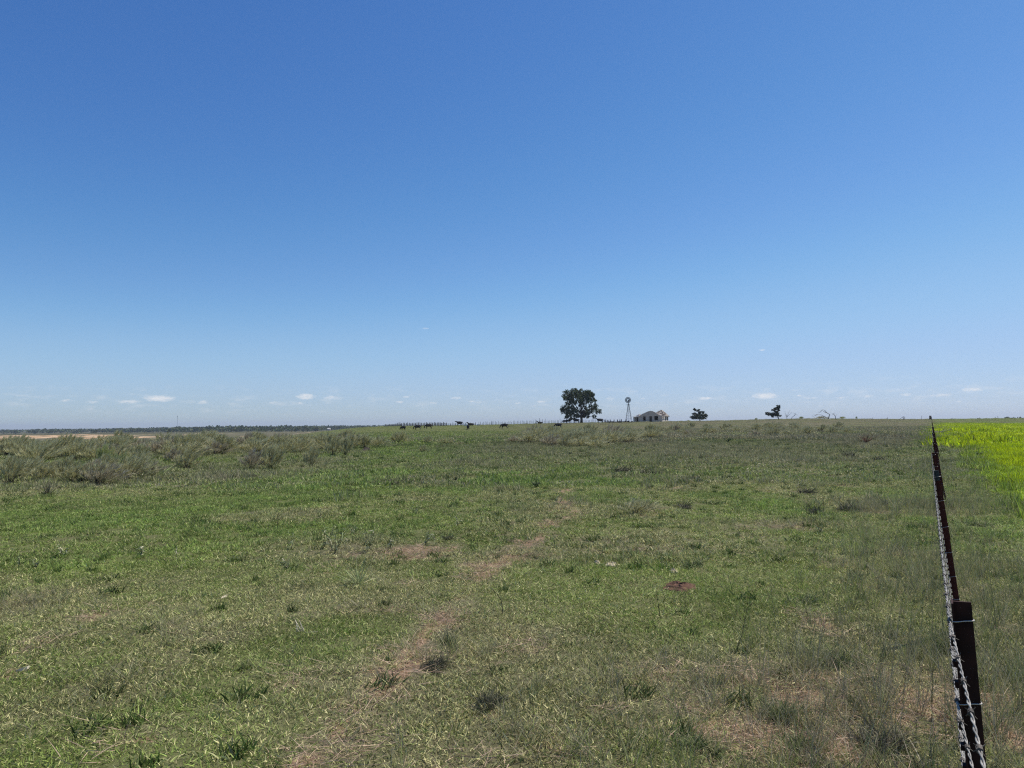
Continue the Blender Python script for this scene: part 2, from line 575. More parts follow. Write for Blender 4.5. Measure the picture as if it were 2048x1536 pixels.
def blades(base, direc, length, width, droop, rng, segs=2, tip=.15, twist=True):
    """ribbons: base (n,3), direc (n,3) unit, length (n), width (n), droop (n) -> V, quads, tri"""
    nB = len(base)
    side = np.cross(direc, rng.normal(size=(nB, 3)))
    side /= np.linalg.norm(side, axis=1)[:, None] + 1e-9
    down = np.array([0, 0, -1.0])
    Vs = []
    for k in range(segs + 1):
        t = k / segs
        c = base + direc * (length * t)[:, None] + down * (droop * length * t * t)[:, None]
        w = width * (1 - t) ** .7 * .5 + width * tip * .5 * t
        if k == segs:
            w = width * tip * .5
        Vs.append(c - side * w[:, None]); Vs.append(c + side * w[:, None])
    V = np.stack(Vs, 1)                                # n, 2(segs+1), 3
    idx = np.arange(nB)[:, None] * (2 * (segs + 1))
    q = []
    for k in range(segs):
        q.append(np.concatenate([idx + 2 * k, idx + 2 * k + 1, idx + 2 * k + 3, idx + 2 * k + 2], 1))
    return V.reshape(-1, 3), np.concatenate(q)


def dirs(n_, lean, rng, bias=(0, 0)):
    """unit vectors leaning from vertical by up to 'lean' (tan) plus a bias"""
    a = rng.uniform(0, 2 * np.pi, n_); r_ = lean * np.sqrt(rng.uniform(0, 1, n_))
    d = np.stack([np.cos(a) * r_ + bias[0], np.sin(a) * r_ + bias[1], np.ones(n_)], 1)
    return d / np.linalg.norm(d, axis=1)[:, None]


def blade_mesh(name, base, d, L, W, droop, rng, segs=2, mat=None, tint=None):
    V, q = blades(base, d, L, W, droop, rng, segs)
    nv = 2 * (segs + 1)
    ti = np.repeat(rng.uniform(0, 1, len(base)) if tint is None else tint, nv)
    to = np.repeat(rng.uniform(0, 1, len(base)), nv)
    me = np_mesh(name, V, [q], {'tint': ti, 'tone': to})
    if mat:
        me.materials.append(mat)
    return me


class MB:
    """collects boxes and tubes into one mesh"""

    def __init__(self):
        self.v = []; self.f = []; self.m = []

    def add(self, vs_, fs_, mi=0):
        o = len(self.v)
        self.v += [tuple(p) for p in vs_]
        self.f += [tuple(i + o for i in f) for f in fs_]
        self.m += [mi] * len(fs_)

    def hexa(self, p8, mi=0):
        self.add(p8, [(0, 3, 2, 1), (4, 5, 6, 7), (0, 1, 5, 4), (1, 2, 6, 5), (2, 3, 7, 6), (3, 0, 4, 7)], mi)

    def box(self, c, s, mi=0, rz=0., mat=None):
        hx, hy, hz = s[0] / 2, s[1] / 2, s[2] / 2
        pts = [Vector((x, y, z)) for z in (-hz, hz) for x, y in ((-hx, -hy), (hx, -hy), (hx, hy), (-hx, hy))]
        mt = mat if mat is not None else Matrix.Rotation(rz, 3, 'Z')
        self.hexa([Vector(c) + mt @ p for p in pts], mi)

    def bar(self, a, b_, w, h=None, mi=0):
        a, b_ = Vector(a), Vector(b_)
        h = h or w
        d = (b_ - a)
        L = d.length
        q = d.to_track_quat('X', 'Z').to_matrix()
        self.box((a + b_) / 2, (L, w, h), mi, mat=q)

    def tube(self, pts, rad, n_=6, mi=0, cap=True):
        pts = [Vector(p) for p in pts]
        rad = rad if isinstance(rad, (list, tuple)) else [rad] * len(pts)
        rings = []
        ref = None
        for i, p in enumerate(pts):
            t = (pts[min(i + 1, len(pts) - 1)] - pts[max(i - 1, 0)]).normalized()
            if ref is None:
                ref = t.orthogonal().normalized()
            ref = (ref - t * ref.dot(t)).normalized()
            o = t.cross(ref)
            rings.append([p + (ref * math.cos(2 * math.pi * k / n_) + o * math.sin(2 * math.pi * k / n_)) * rad[i] for k in range(n_)])
        vs_ = [q for r_ in rings for q in r_]
        fs_ = []
        for i in range(len(pts) - 1):
            for k in range(n_):
                a = i * n_ + k; b2 = i * n_ + (k + 1) % n_
                fs_.append((a, b2, b2 + n_, a + n_))
        if cap:
            fs_.append(tuple(range(n_ - 1, -1, -1)))
            fs_.append(tuple(range((len(pts) - 1) * n_, len(pts) * n_)))
        self.add(vs_, fs_, mi)

    def mesh(self, name, smooth=False):
        me = bpy.data.meshes.new(name)
        me.from_pydata(self.v, [], self.f)
        me.polygons.foreach_set('material_index', self.m)
        me.polygons.foreach_set('use_smooth', [smooth] * len(self.f))
        me.update()
        return me

    def build(self, name, mat, parent=None, loc=None, smooth=False):
        return link(name, self.mesh(name, smooth), mat, parent, loc)


def copy_tree(o, parent=None):
    c = o.copy()
    C.objects.link(c)
    if parent is not None:
        c.parent = parent
    for ch in list(o.children):
        copy_tree(ch, c)
    return c


# ------------------------------------------------------------------ the ground sheet
angs = np.concatenate([np.linspace(-math.pi, -R(48), 60)[:-1], np.linspace(-R(48), R(48), 620), np.linspace(R(48), math.pi, 60)[1:-1]])
rads = np.concatenate([np.linspace(.0, 1.2, 4)[1:], np.geomspace(1.3, 30, 330), np.geomspace(30.6, 1200, 190)[0:], np.geomspace(1300, 16000, 16)])
A, Rr = np.meshgrid(angs, rads)
GX, GY = (np.sin(A) * Rr).ravel(), (np.cos(A) * Rr).ravel()
GZ = terrain(GX, GY)
gf = fields(GX, GY)
gc = green_col(gf, GX, GY)
valley = (sstep(640, 760, np.hypot(GX, GY)))[:, None]
gc = gc * (1 - valley) + np.array([.060, .080, .034]) * valley
gf['dry'] = gf['dry'] * (1 - .75 * valley[:, 0])
midv = (sstep(110, 200, GY) * sstep(1024 - 300, 1024 - 420, 1024 + F * GX / np.maximum(GY, 1)))[:, None] * (1 - valley)
gc = gc * (1 - midv) + np.array([.115, .135, .062]) * midv
sandf = sstep(415, 470, GY) * sstep(665, 600, GY) * sstep(1024 + 0, 300, 1024 + (GX / np.maximum(GY, 1)) * F + (0)) * (GY > 0)
pxg = 1024 + F * GX / np.maximum(GY, 1)
sn = fbm(GX / 11, GY / 45, 131, 5)
sandf = (GY > 0) * sstep(425, 475, GY) * sstep(670, 600, GY) * (.80 * sstep(330, 200, pxg) + .42 * sstep(520, 400, pxg) * (1 - sstep(330, 200, pxg))) + 2.4 * (sn - .53) * (pxg < 620) * sstep(400, 450, GY) * sstep(700, 640, GY)
sandf = np.clip(sandf * (1 - .9 * sstep(.5, .3, sn)), 0, 1)
nA, nR_ = len(angs), len(rads)
i0 = (np.arange(nR_ - 1)[:, None] * nA + np.arange(nA)[None, :])
i1 = (np.arange(nR_ - 1)[:, None] * nA + (np.arange(nA)[None, :] + 1) % nA)
quads = np.stack([i0, i0 + nA, i1 + nA, i1], -1).reshape(-1, 4)[:, ::-1]
vc = len(GX)
Vg = np.concatenate([np.stack([GX, GY, GZ], 1), [[0, 0, float(terrain(0, 0))]]])
tri = np.stack([np.full(nA, vc), np.arange(nA), (np.arange(nA) + 1) % nA], 1)
e1 = lambda a: np.append(a, a[0])
gme = np_mesh('ground', Vg, [quads, tri[:, ::-1]], {'bare': e1(gf['bare']), 'dry': e1(gf['dry']), 'sand': e1(sandf)}, {'gcol': np.vstack([gc, gc[:1]])}, smooth=True)
ground = link('ground', gme, gm)
tag(ground, 'wide green and tan pasture ground running to the horizon', 'ground', kind='structure')


# ------------------------------------------------------------------ grass as scattered patches
def patch_proto(name, size, nb, L, W, lean, droop, mat, seed, segs=2, bias=(0, 0), clump=0):
    rng = np.random.default_rng(seed)
    if clump:
        cc = rng.uniform(-size / 2, size / 2, (clump, 2))
        k = rng.integers(0, clump, nb)
        b2 = cc[k] + rng.normal(0, size * .045, (nb, 2))
    else:
        b2 = rng.uniform(-size / 2, size / 2, (nb, 2)) + rng.normal(0, size * .08, (nb, 2))
    base = np.concatenate([b2, np.full((nb, 1), -.01 * size)], 1)
    d = dirs(nb, lean, rng, bias)
    Ls = rng.uniform(L[0], L[1], nb) * (1 if not clump else 1)
    Ws = rng.uniform(W[0], W[1], nb)
    me = blade_mesh(name, base, d, Ls, Ws, rng.uniform(0, droop, nb), rng, segs, mat)
    return bpy.data.objects.new(name, me)


def scatter_group(coll):
    ng = bpy.data.node_groups.new('scatter_' + coll.name, 'GeometryNodeTree')
    ng.interface.new_socket('Geometry', in_out='INPUT', socket_type='NodeSocketGeometry')
    ng.interface.new_socket('Geometry', in_out='OUTPUT', socket_type='NodeSocketGeometry')
    n_, l_ = ng.nodes, ng.links
    gi, go = n_.new('NodeGroupInput'), n_.new('NodeGroupOutput')
    ci = n_.new('GeometryNodeCollectionInfo')
    ci.inputs['Collection'].default_value = coll
    ci.inputs['Separate Children'].default_value = True
    ci.inputs['Reset Children'].default_value = True
    ip = n_.new('GeometryNodeInstanceOnPoints')
    ip.inputs['Pick Instance'].default_value = True

    def named(nm, ty):
        q = n_.new('GeometryNodeInputNamedAttribute')
        q.data_type = ty
        q.inputs['Name'].default_value = nm
        return q.outputs['Attribute']
    mp = n_.new('GeometryNodeMeshToPoints')
    l_.new(gi.outputs[0], mp.inputs[0])
    l_.new(mp.outputs[0], ip.inputs['Points'])
    l_.new(ci.outputs[0], ip.inputs['Instance'])
    l_.new(named('idx', 'INT'), ip.inputs['Instance Index'])
    l_.new(named('rot', 'FLOAT_VECTOR'), ip.inputs['Rotation'])
    l_.new(named('scl', 'FLOAT_VECTOR'), ip.inputs['Scale'])
    l_.new(ip.outputs[0], go.inputs[0])
    return ng


def scatter(name, label, cat, protos, x, y, sxy, sz, gcol, dry, rng, sink=0., tilt=.06):
    coll = bpy.data.collections.new(name + '_source')
    for p in protos:
        coll.objects.link(p)
    z = terrain(x, y) - sink
    me = bpy.data.meshes.new(name)
    me.vertices.add(len(x))
    me.vertices.foreach_set('co', np.stack([x, y, z], 1).astype(np.float32).ravel())
    a = me.attributes.new('idx', 'INT', 'POINT')
    a.data.foreach_set('value', rng.integers(0, len(protos), len(x)).astype(np.int32))
    a = me.attributes.new('rot', 'FLOAT_VECTOR', 'POINT')
    rot = np.stack([rng.normal(0, tilt, len(x)), rng.normal(0, tilt, len(x)), rng.uniform(0, 2 * np.pi, len(x))], 1)
    a.data.foreach_set('vector', rot.astype(np.float32).ravel())
    a = me.attributes.new('scl', 'FLOAT_VECTOR', 'POINT')
    a.data.foreach_set('vector', np.stack([sxy, sxy, sz], 1).astype(np.float32).ravel())
    a = me.attributes.new('gcol', 'FLOAT_COLOR', 'POINT')
    c4 = np.ones((len(x), 4), np.float32); c4[:, :3] = gcol
    a.data.foreach_set('color', c4.ravel())
    a = me.attributes.new('dry', 'FLOAT', 'POINT')
    a.data.foreach_set('value', dry.astype(np.float32))
    me.update()
    o = link(name, me, None)
    md = o.modifiers.new('scatter', 'NODES')
    md.node_group = scatter_group(coll)
    tag(o, label, cat, kind='stuff')
    print('SCATTER', name, len(x))
    return o


def wedge(y0, y1, spacing, rng, margin=.10, grow=1.0):
    """jittered grid points on the wedge of ground in front of the camera"""
    out = []
    y = y0
    while y < y1:
        sp = spacing * (y / y0) ** (grow - 1) if grow != 1 else spacing
        hw = y * (.72 + margin) + 1.2
        k = int(2 * hw / sp) + 1
        xs = np.linspace(-hw, hw, k) + rng.uniform(-.5, .5, k) * sp
        out.append(np.stack([xs, y + rng.uniform(-.5, .5, k) * sp], 1))
        y += sp
    a = np.concatenate(out)
    return a[:, 0], a[:, 1]


rg = np.random.default_rng(5)


def grass_layer(name, label, y0, y1, spacing, protos, size_ref, cat='grass', grow=1.0, dens=None, szf=None, sink=0.):
    x, y = wedge(y0, y1, spacing, rg, grow=grow)
    f = fields(x, y)
    keep = np.ones(len(x), bool)
    if dens is not None:
        keep = rg.uniform(0, 1, len(x)) < dens(f, x, y)
    x, y = x[keep], y[keep]
    f = {k: v[keep] for k, v in f.items()}
    gcx = green_col(f, x, y)
    s = rg.uniform(.8, 1.2, len(x)) * (y / y0) ** (grow - 1) * size_ref
    sz = s * (szf(f, x, y) if szf else 1.0) * rg.uniform(.6, 1.35, len(x))
    return scatter(name, label, cat, protos, x, y, s, sz, gcx, f['dry'], rg, sink)


h_short = lambda f, x, y: (.55 + .55 * f['lush'] + .35 * f['n1'] + .1 * f['grey'] + .6 * f['yel']) * (1 - .5 * f['bare'])
near = [patch_proto('short_grass_%d' % i, .34, 260, (.020, .056), (.0034, .0072), 1.25, .5, M['grass'], 100 + i, segs=2, bias=(.15 * (i - 2.5), .1)) for i in range(6)]
grass_layer('short_grass', 'short green pasture grass mixed with straw covering the near ground', 2.3, 8.5, .155, near, 1.0,
            dens=lambda f, x, y: 1 - .80 * sstep(.2, .7, f['bare']), szf=h_short)
near2 = [patch_proto('turf_%d' % i, .5, 270, (.03, .075), (.0058, .0112), 1.2, .4, M['grass'], 120 + i, segs=2, bias=(.15 * (i - 2), .1), clump=26) for i in range(5)]
grass_layer('turf_grass', 'short mottled green and tan turf in the middle of the pasture', 8.2, 19, .27, near2, 1.0,
            dens=lambda f, x, y: 1 - .80 * sstep(.2, .7, f['bare']), szf=h_short)
mid = [patch_proto('pasture_%d' % i, 1.2, 280, (.06, .13), (.017, .032), 1.1, .3, M['grass_far'], 140 + i, segs=2, clump=42) for i in range(5)]
grass_layer('pasture_grass', 'green and tan pasture grass beyond the near turf', 18.5, 60, .72, mid, 1.0,
            dens=lambda f, x, y: 1 - .7 * sstep(.25, .8, f['bare']), szf=h_short)
farp = [patch_proto('prairie_%d' % i, 4.5, 420, (.10, .24), (.05, .10), .9, .3, M['grass_far'], 160 + i, segs=1, clump=85) for i in range(4)]
grass_layer('prairie_grass', 'distant tufted prairie grass on the long slope', 58, 330, 2.5, farp, 1.0,
            szf=lambda f, x, y: (.5 + .5 * f['n1'] + .3 * f['grey']) * (1 - .5 * sstep(170, 240, y)))
# thin dry bunch grass and stalks, taller than the turf
wis = [patch_proto('bunch_%d' % i, .42, 110, (.10, .27), (.0016, .0032), .75, .35, M['wispy'], 200 + i, segs=3, bias=(.12, 0), clump=5) for i in range(5)]


def wdens(f, x, y):
    edge = np.exp(-((f['v'] - .1) / 1.6) ** 2) * .5 + .5 * sstep(5.2, 4.2, y) * sstep(.2, 1.2, x)
    return np.clip(sstep(.35, .9, f['grey']) * .55 + edge * sstep(.35, .6, f['n1']) - f['yel'], 0, 1) * (1 - .4 * f['bare']) + .015


grass_layer('bunch_grass', 'thin grey dry bunch grass standing above the turf', 2.6, 14, .22, wis, 1.0, dens=wdens,
            szf=lambda f, x, y: .4 + .6 * np.exp(-(f['v'] / 1.5) ** 2) + .2 * f['n1'])
wis3 = [patch_proto('brush_grass_%d' % i, 3.2, 300, (.16, .42), (.03, .055), .8, .3, M['wispy'], 225 + i, segs=1, bias=(.2, 0), clump=26) for i in range(4)]
grass_layer('brush_grass', 'grey brown dry brushy grass on the far slope', 62, 200, 2.5, wis3, 1.0,
            dens=lambda f, x, y: np.clip(sstep(.25, .8, f['grey']) * .9 - f['yel'] - f['ridge'], 0, 1), szf=lambda f, x, y: .45 + .6 * f['n1'])
wis2 = [patch_proto('dry_tuft_%d' % i, 1.1, 170, (.12, .32), (.006, .012), .7, .3, M['wispy'], 220 + i, segs=2, bias=(.2, 0), clump=9) for i in range(5)]
grass_layer('dry_tuft_grass', 'grey wispy dry grass tufts across the middle distance', 13.5, 75, .72, wis2, 1.0,
            dens=lambda f, x, y: np.clip(sstep(.3, .85, f['grey']) * .75 - f['yel'], 0, 1) + .01,
            szf=lambda f, x, y: .6 + .5 * f['n1'])
lit = [patch_proto('litter_%d' % i, .40, 190, (.05, .16), (.0020, .0042), 6.0, .12, M['litter'], 230 + i, segs=2) for i in range(4)]
grass_layer('straw_litter', 'flattened straw and dead grass lying on the bare ground', 2.6, 13, .17, lit, 1.0, cat='straw',
            dens=lambda f, x, y: sstep(.15, .6, f['bare'] + .35 * f['grey'] * (f['n1'] > .5)) * .75, szf=lambda f, x, y: .8)
herb = [patch_proto('herb_%d' % i, .14, 60, (.04, .11), (.006, .012), 1.0, .6, M['grass'], 250 + i, segs=3) for i in range(4)]
x, y = wedge(2.6, 75, .62, rg)
f = fields(x, y)
keep = (rg.uniform(0, 1, len(x)) < .22 + .35 * (f['n1'] > .5)) & (f['yel'] < .3)
x, y = x[keep], y[keep]
f = {k: v[keep] for k, v in f.items()}
scatter('green_herbs', 'small dark green herb tufts dotted all over the turf', 'herbs', herb, x, y, rg.uniform(.35, .95, len(x)) * (1 + y / 18), rg.uniform(.5, 1.2, len(x)) * (1 + y / 32),
        green_col(f, x, y) * np.array([.40, .48, .42]), np.full(len(x), .06), rg)
# upright stalks of the fence row
stk = [patch_proto('stalks_%d' % i, .5, 26, (.25, .55), (.0018, .0035), .22, .1, M['wispy'], 240 + i, segs=3, bias=(.05, 0)) for i in range(4)]
grass_layer('fence_row_stalks', 'thin upright dry stalks growing along the fence row', 2.6, 26, .42, stk, 1.0,
            dens=lambda f, x, y: np.exp(-((f['v'] - .35) / 1.35) ** 2) * .85 * sstep(.36, .56, f['n1'] + .2 * f['n3'] - .1) * (.35 + .65 * sstep(4.0, 6.0, y)),
            szf=lambda f, x, y: .45 + .55 * f['n1'])
# crop foliage of the yellow field
crop = [patch_proto('crop_%d' % i, 1.0, 420, (.10, .22), (.010, .022), 1.0, .3, M['grass'], 260 + i, segs=2, clump=30) for i in range(4)]
grass_layer('yellow_crop', 'bright yellow green crop filling the field beyond the fence', 6, 40, .52, crop, 1.0, cat='crop',
            dens=lambda f, x, y: f['yel'] * (f['v'] > 1.0), szf=lambda f, x, y: .5 + 1.0 * sstep(.35, .6, fbm(x / 1.8, y / 1.8, 101, 3)))
crop2 = [patch_proto('far_crop_%d' % i, 4.0, 420, (.16, .34), (.05, .10), .9, .2, M['grass'], 280 + i, segs=1, clump=70) for i in range(3)]
grass_layer('far_yellow_crop', 'far rows of the bright yellow green crop', 38, 270, 2.2, crop2, 1.0, cat='crop',
            dens=lambda f, x, y: 1.0 * (f['yel'] > .5), szf=lambda f, x, y: .5 + .8 * sstep(.35, .6, fbm(x / 4, y / 4, 101, 3)))
# ------------------------------------------------------------------ materials for the things
M['rust'] = simple_mat('dark_red_post_paint', (.042, .007, .006), .65, scale=30, col2=(.080, .018, .014))
M['rust_shaded'] = simple_mat('shaded_post_paint', (.012, .004, .004), .75, scale=22, col2=(.036, .011, .009))  # weathered post paint, with the nearest post's shade put into the colour
M['tip'] = simple_mat('weathered_post_tip', (.025, .032, .034), .6, scale=40, col2=(.06, .072, .075))
M['wire'] = simple_mat('galvanised_wire', (.30, .28, .25), .5, scale=60, metallic=.15, var=.45)
M['barb'] = simple_mat('dull_barb_wire', (.10, .085, .07), .7, scale=60, var=.4)
M['clip'] = simple_mat('clip_wire', (.50, .46, .42), .5, scale=60, metallic=.4, var=.2)
M['hide'] = simple_mat('black_hide', (.006, .006, .007), .75, scale=3, col2=(.018, .015, .014))
M['bark'] = simple_mat('tree_bark', (.060, .047, .036), .95, scale=3, var=.4, bump=.5)
M['deadwood'] = simple_mat('dead_wood', (.10, .085, .07), .95, scale=4, var=.4)
M['leaf_dark'] = blade_mat('dark_tree_leaves', (.11, .115, .045), False, (.046, .080, .030), .12, transl=.22, vary=.9)
M['leaf_cedar'] = blade_mat('cedar_foliage', (.07, .075, .035), False, (.036, .058, .026), .10, transl=.1, vary=.8)
M['leaf_far'] = blade_mat('far_tree_leaves', (.10, .11, .04), False, (.045, .080, .026), .2, transl=.2, vary=.9)
M['leaf_bright'] = blade_mat('far_bright_leaves', (.10, .13, .04), False, (.06, .11, .03), .3, transl=.2, vary=.6)
M['sage'] = blade_mat('sagebrush_foliage', (.60, .55, .34), False, (.46, .455, .235), .34, transl=.16, vary=1.3)
M['sage_green'] = blade_mat('green_sagebrush_foliage', (.54, .52, .28), False, (.38, .43, .17), .25, transl=.35, vary=.8)
M['sage_dry'] = blade_mat('dry_sagebrush_foliage', (.50, .44, .32), False, (.33, .315, .20), .6, transl=.25, vary=1.0)
M['twig'] = simple_mat('brush_twigs', (.055, .045, .035), .95, scale=10, var=.4)
M['yucca'] = blade_mat('yucca_leaves', (.55, .52, .30), False, (.34, .40, .17), .3, transl=.15, vary=.6)
M['forb'] = blade_mat('weed_leaves', (.60, .56, .38), False, (.24, .29, .13), .25, transl=.25, vary=.9)
M['darkforb'] = blade_mat('dark_weed_leaves', (.16, .16, .08), False, (.045, .085, .03), .15, transl=.25, vary=.8)
M['reddead'] = blade_mat('rust_brown_twigs', (.20, .09, .05), False, (.16, .075, .045), .5, transl=.05, vary=.7)
M['stalk'] = simple_mat('weed_stalk', (.06, .055, .03), .9, scale=20, var=.4)
M['clump_dead'] = blade_mat('dead_clump_blades', (.30, .26, .18), False, (.085, .08, .05), .42, transl=.1, vary=1.3)
M['clump_dark'] = blade_mat('dark_tussock_blades', (.20, .18, .12), False, (.055, .060, .030), .35, transl=.08, vary=1.3)
M['clump_green'] = blade_mat('green_clump_blades', (.38, .35, .20), False, (.105, .155, .045), .28, transl=.2, vary=1.2)
M['stucco'] = simple_mat('grey_stucco', (.58, .45, .35), .95, scale=.8, col2=(.70, .55, .43))
M['stucco_white'] = simple_mat('white_stucco', (.52, .48, .42), .95, scale=.9, col2=(.66, .62, .56))
M['deck'] = simple_mat('bare_roof_deck', (.40, .36, .31), .95, scale=1.5, col2=(.60, .55, .48))
M['shingle'] = simple_mat('old_shingles', (.10, .075, .06), .95, scale=2, col2=(.19, .15, .12))
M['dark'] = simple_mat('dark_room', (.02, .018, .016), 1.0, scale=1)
M['timber'] = simple_mat('weathered_timber', (.030, .025, .022), .95, scale=2, col2=(.065, .054, .045))
M['pale_board'] = simple_mat('pale_board', (.38, .30, .24), .95, scale=2, col2=(.5, .42, .36))
M['steel'] = simple_mat('grey_steel', (.13, .145, .16), .6, scale=3, metallic=.2, var=.3)
M['wheel'] = simple_mat('dull_wheel_steel', (.10, .125, .14), .6, scale=3, metallic=.2, var=.3)
M['whitething'] = simple_mat('white_plastic', (.62, .62, .60), .7, scale=4, var=.1)
M['stone'] = simple_mat('pale_stone', (.52, .45, .30), .95, scale=18, var=.35, bump=.6)
M['dung'] = simple_mat('dried_dung', (.055, .032, .022), .95, scale=24, col2=(.16, .085, .055), bump=1.0)
M['bone'] = simple_mat('bleached_wood', (.62, .55, .42), .9, scale=30, var=.2)
M['tyre'] = simple_mat('old_rubber', (.015, .015, .016), .9, scale=8, var=.3)

# ------------------------------------------------------------------ the barbed wire fence beside the camera
FDv = Vector((FD[0], FD[1], 0)); FNv = Vector((FN[0], FN[1], 0))
fence = empty('barbed_wire_fence', place(1861, 20.0))
tag(fence, 'long barbed wire fence of leaning dark red steel posts running away at the right', 'fence')
FLOC = fence.location.copy()


def tpost_mesh(h, studs=True, tip=False, name='post'):
    mb = MB()
    hb = h - (.075 if tip else 0)
    z0 = -.15
    mb.box((-.0170, 0, (z0 + hb) / 2), (.004, .036, hb - z0))
    mb.box((.0020, 0, (z0 + hb) / 2), (.034, .0045, hb - z0))
    if tip:
        mb.box((-.0170, 0, (hb + h) / 2), (.0045, .037, h - hb), 1)
        mb.box((-.0005, 0, (hb + h) / 2), (.029, .005, h - hb), 1)
    if studs:
        z = .2
        while z < h - .05:
            mb.box((-.0225, 0, z), (.007, .016, .013))
            z += .046
    me = mb.mesh(name)
    for m_ in (M['rust'], M['tip']):
        me.materials.append(m_)
    return me


def clip_mesh():
    mb = MB()
    pts = [(-.026, -.006, .002), (-.0205, -.021, .001), (-.012, -.016, 0), (.004, -.007, 0), (.0202, -.0045, .001), (.0212, 0, .001), (.0202, .0045, .001), (.004, .007, .001), (-.012, .016, .001), (-.0205, .021, .001), (-.027, .004, -.002)]
    mb.tube(pts, .0013, 5)
    me = mb.mesh('wire_clip', True)
    me.materials.append(M['clip'])
    return me


WIRE_H = [1.165, .985, .79, .60, .42, .25]
posts = []
exact = {0: ((1922, 1203, 1.55), (1953, 1536, 1.55)), 1: ((1873, 941, 5.3), (1913, 1200, 5.3)), 2: ((1867, 905, 9.3), (1897, 1072, 9.3))}
zk = [1.55, 5.3, 9.3]
while zk[-1] < 283:
    zk.append(zk[-1] + 4.0)
prng = random.Random(3)
post_far = tpost_mesh(1.2, True); post_tip = tpost_mesh(1.2, True, True); clipm = clip_mesh()
for k, z in enumerate(zk):
    if k in exact:
        T = P(*exact[k][0]); Bp = P(*exact[k][1])
        g = float(terrain(T.x, T.y))
        Bs = T + (Bp - T) * ((T.z - g) / (T.z - Bp.z))
    else:
        u = z / math.cos(ALPHA)
        c = FDv * u
        g = float(terrain(c.x, c.y))
        j = prng.uniform(-.02, .03)
        T = c + FNv * (.028 + j) + Vector((0, 0, g + 1.18 + prng.uniform(-.05, .05)))
        Bs = c + FNv * (.20 + j + prng.uniform(-.05, .05)) + Vector((0, 0, g))
    zax = (T - Bs).normalized()
    yax = (FDv - zax * FDv.dot(zax)).normalized()
    xax = yax.cross(zax)
    mat = Matrix((xax, yax, zax)).transposed().to_4x4()
    h = (T - Bs).length
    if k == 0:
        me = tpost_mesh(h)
        me.materials[0] = M['rust_shaded']
    elif k == 1:
        me = tpost_mesh(h, True, True)
    elif k == 2:
        me = tpost_mesh(h)
    else:
        me = post_tip if k % 7 == 5 else post_far
    o = link('post', me, None, fence)
    mat.translation = Bs - FLOC
    o.matrix_local = mat
    posts.append((T, Bs, xax, yax, zax, h, g))
    if k == 0:
        o['label'] = 'nearest dark post with its top in view'
    if k == 1:
        o['label'] = 'second post with a blue grey tip'
    if k < 7:
        for hw in WIRE_H:
            s = min(hw / max(zax.z, .5), h - .03)
            cl = link('wire_clip', clipm, None, o)
            cl.location = (0, 0, s)


def wire_paths(i):
    hw = WIRE_H[i]
    pts = []
    for T, Bs, xa, ya, za, h, g in posts:
        s = min(hw / max(za.z, .5), h - .03)
        pts.append(Bs + za * s - xa * .0255)
    if i == 0:
        q = P(1968, 1536, .885)
    elif i == 1:
        q = P(1945, 1536, 1.24)
    else:
        q = pts[0] - FDv * .6 - FNv * .004 + Vector((0, 0, .004))
    dirv = (q - pts[0])
    far_q = pts[0] + dirv * (2.6 / dirv.length)
    return [far_q] + pts


def catmull(pts, per):
    out = []
    for i in range(len(pts) - 1):
        a, b_ = pts[i], pts[i + 1]
        nn = per(i)
        for k in range(nn):
            t = k / nn
            p = a.lerp(b_, t)
            p.z -= .018 * 4 * t * (1 - t) * min(1, (b_ - a).length / 4) * (1 if i else 0)
            out.append(p)
    out.append(pts[-1])
    return out


for i in range(6):
    ctrl = [p - FLOC for p in wire_paths(i)]
    mb = MB()
    NEARSEG = 5
    nearp = catmull(ctrl[:NEARSEG + 1], lambda j: max(8, int((ctrl[j + 1] - ctrl[j]).length / .0085)))
    for s in (0, 1):
        strand = []
        L = 0
        for k, p in enumerate(nearp):
            if k:
                L += (p - nearp[k - 1]).length
            a = 2 * math.pi * L / .075 + math.pi * s
            strand.append(p + (FNv * math.cos(a) + Vector((0, 0, 1)) * math.sin(a)) * .0016)
        mb.tube(strand, .00138, 5, cap=False)
    farp_ = catmull(ctrl[NEARSEG:], lambda j: 3)
    mb.tube(farp_, .0026, 3, cap=False)
    wo = mb.build('wire', M['wire'], fence, smooth=True)
    # barbs
    bb = MB()
    L = 0; nxt = .06 + .02 * i
    for k in range(1, len(nearp)):
        L += (nearp[k] - nearp[k - 1]).length
        if L > nxt:
            nxt += .14
            p = nearp[k]
            for q in range(4):
                a = q * math.pi / 2 + .4 + L
                dd = (FNv * math.cos(a) + Vector((0, 0, 1)) * math.sin(a) + FDv * (.45 if q % 2 else -.45)).normalized()
                bb.tube([p + dd * .0015, p + dd * .011], [.0011, .0005], 4)
            bb.tube([p - FDv * .007, p + FDv * .007], .0046, 6)
    bo = bb.build('barbs', M['barb'], wo)
    bo['kind'] = 'stuff'

# corner post set at the far end
cp = place(1860.5, 288.0)
mb = MB()
mb.tube([(0, 0, -.3), (0, 0, 1.65)], [.30, .28], 8)
mb.tube([(.50, .2, -.3), (.50, .2, 1.6)], [.24, .22], 8)
co = mb.build('corner_post', M['timber'], None, cp, True)
tag(co, 'thick dark timber corner post at the far end of the wire fence', 'fence post')

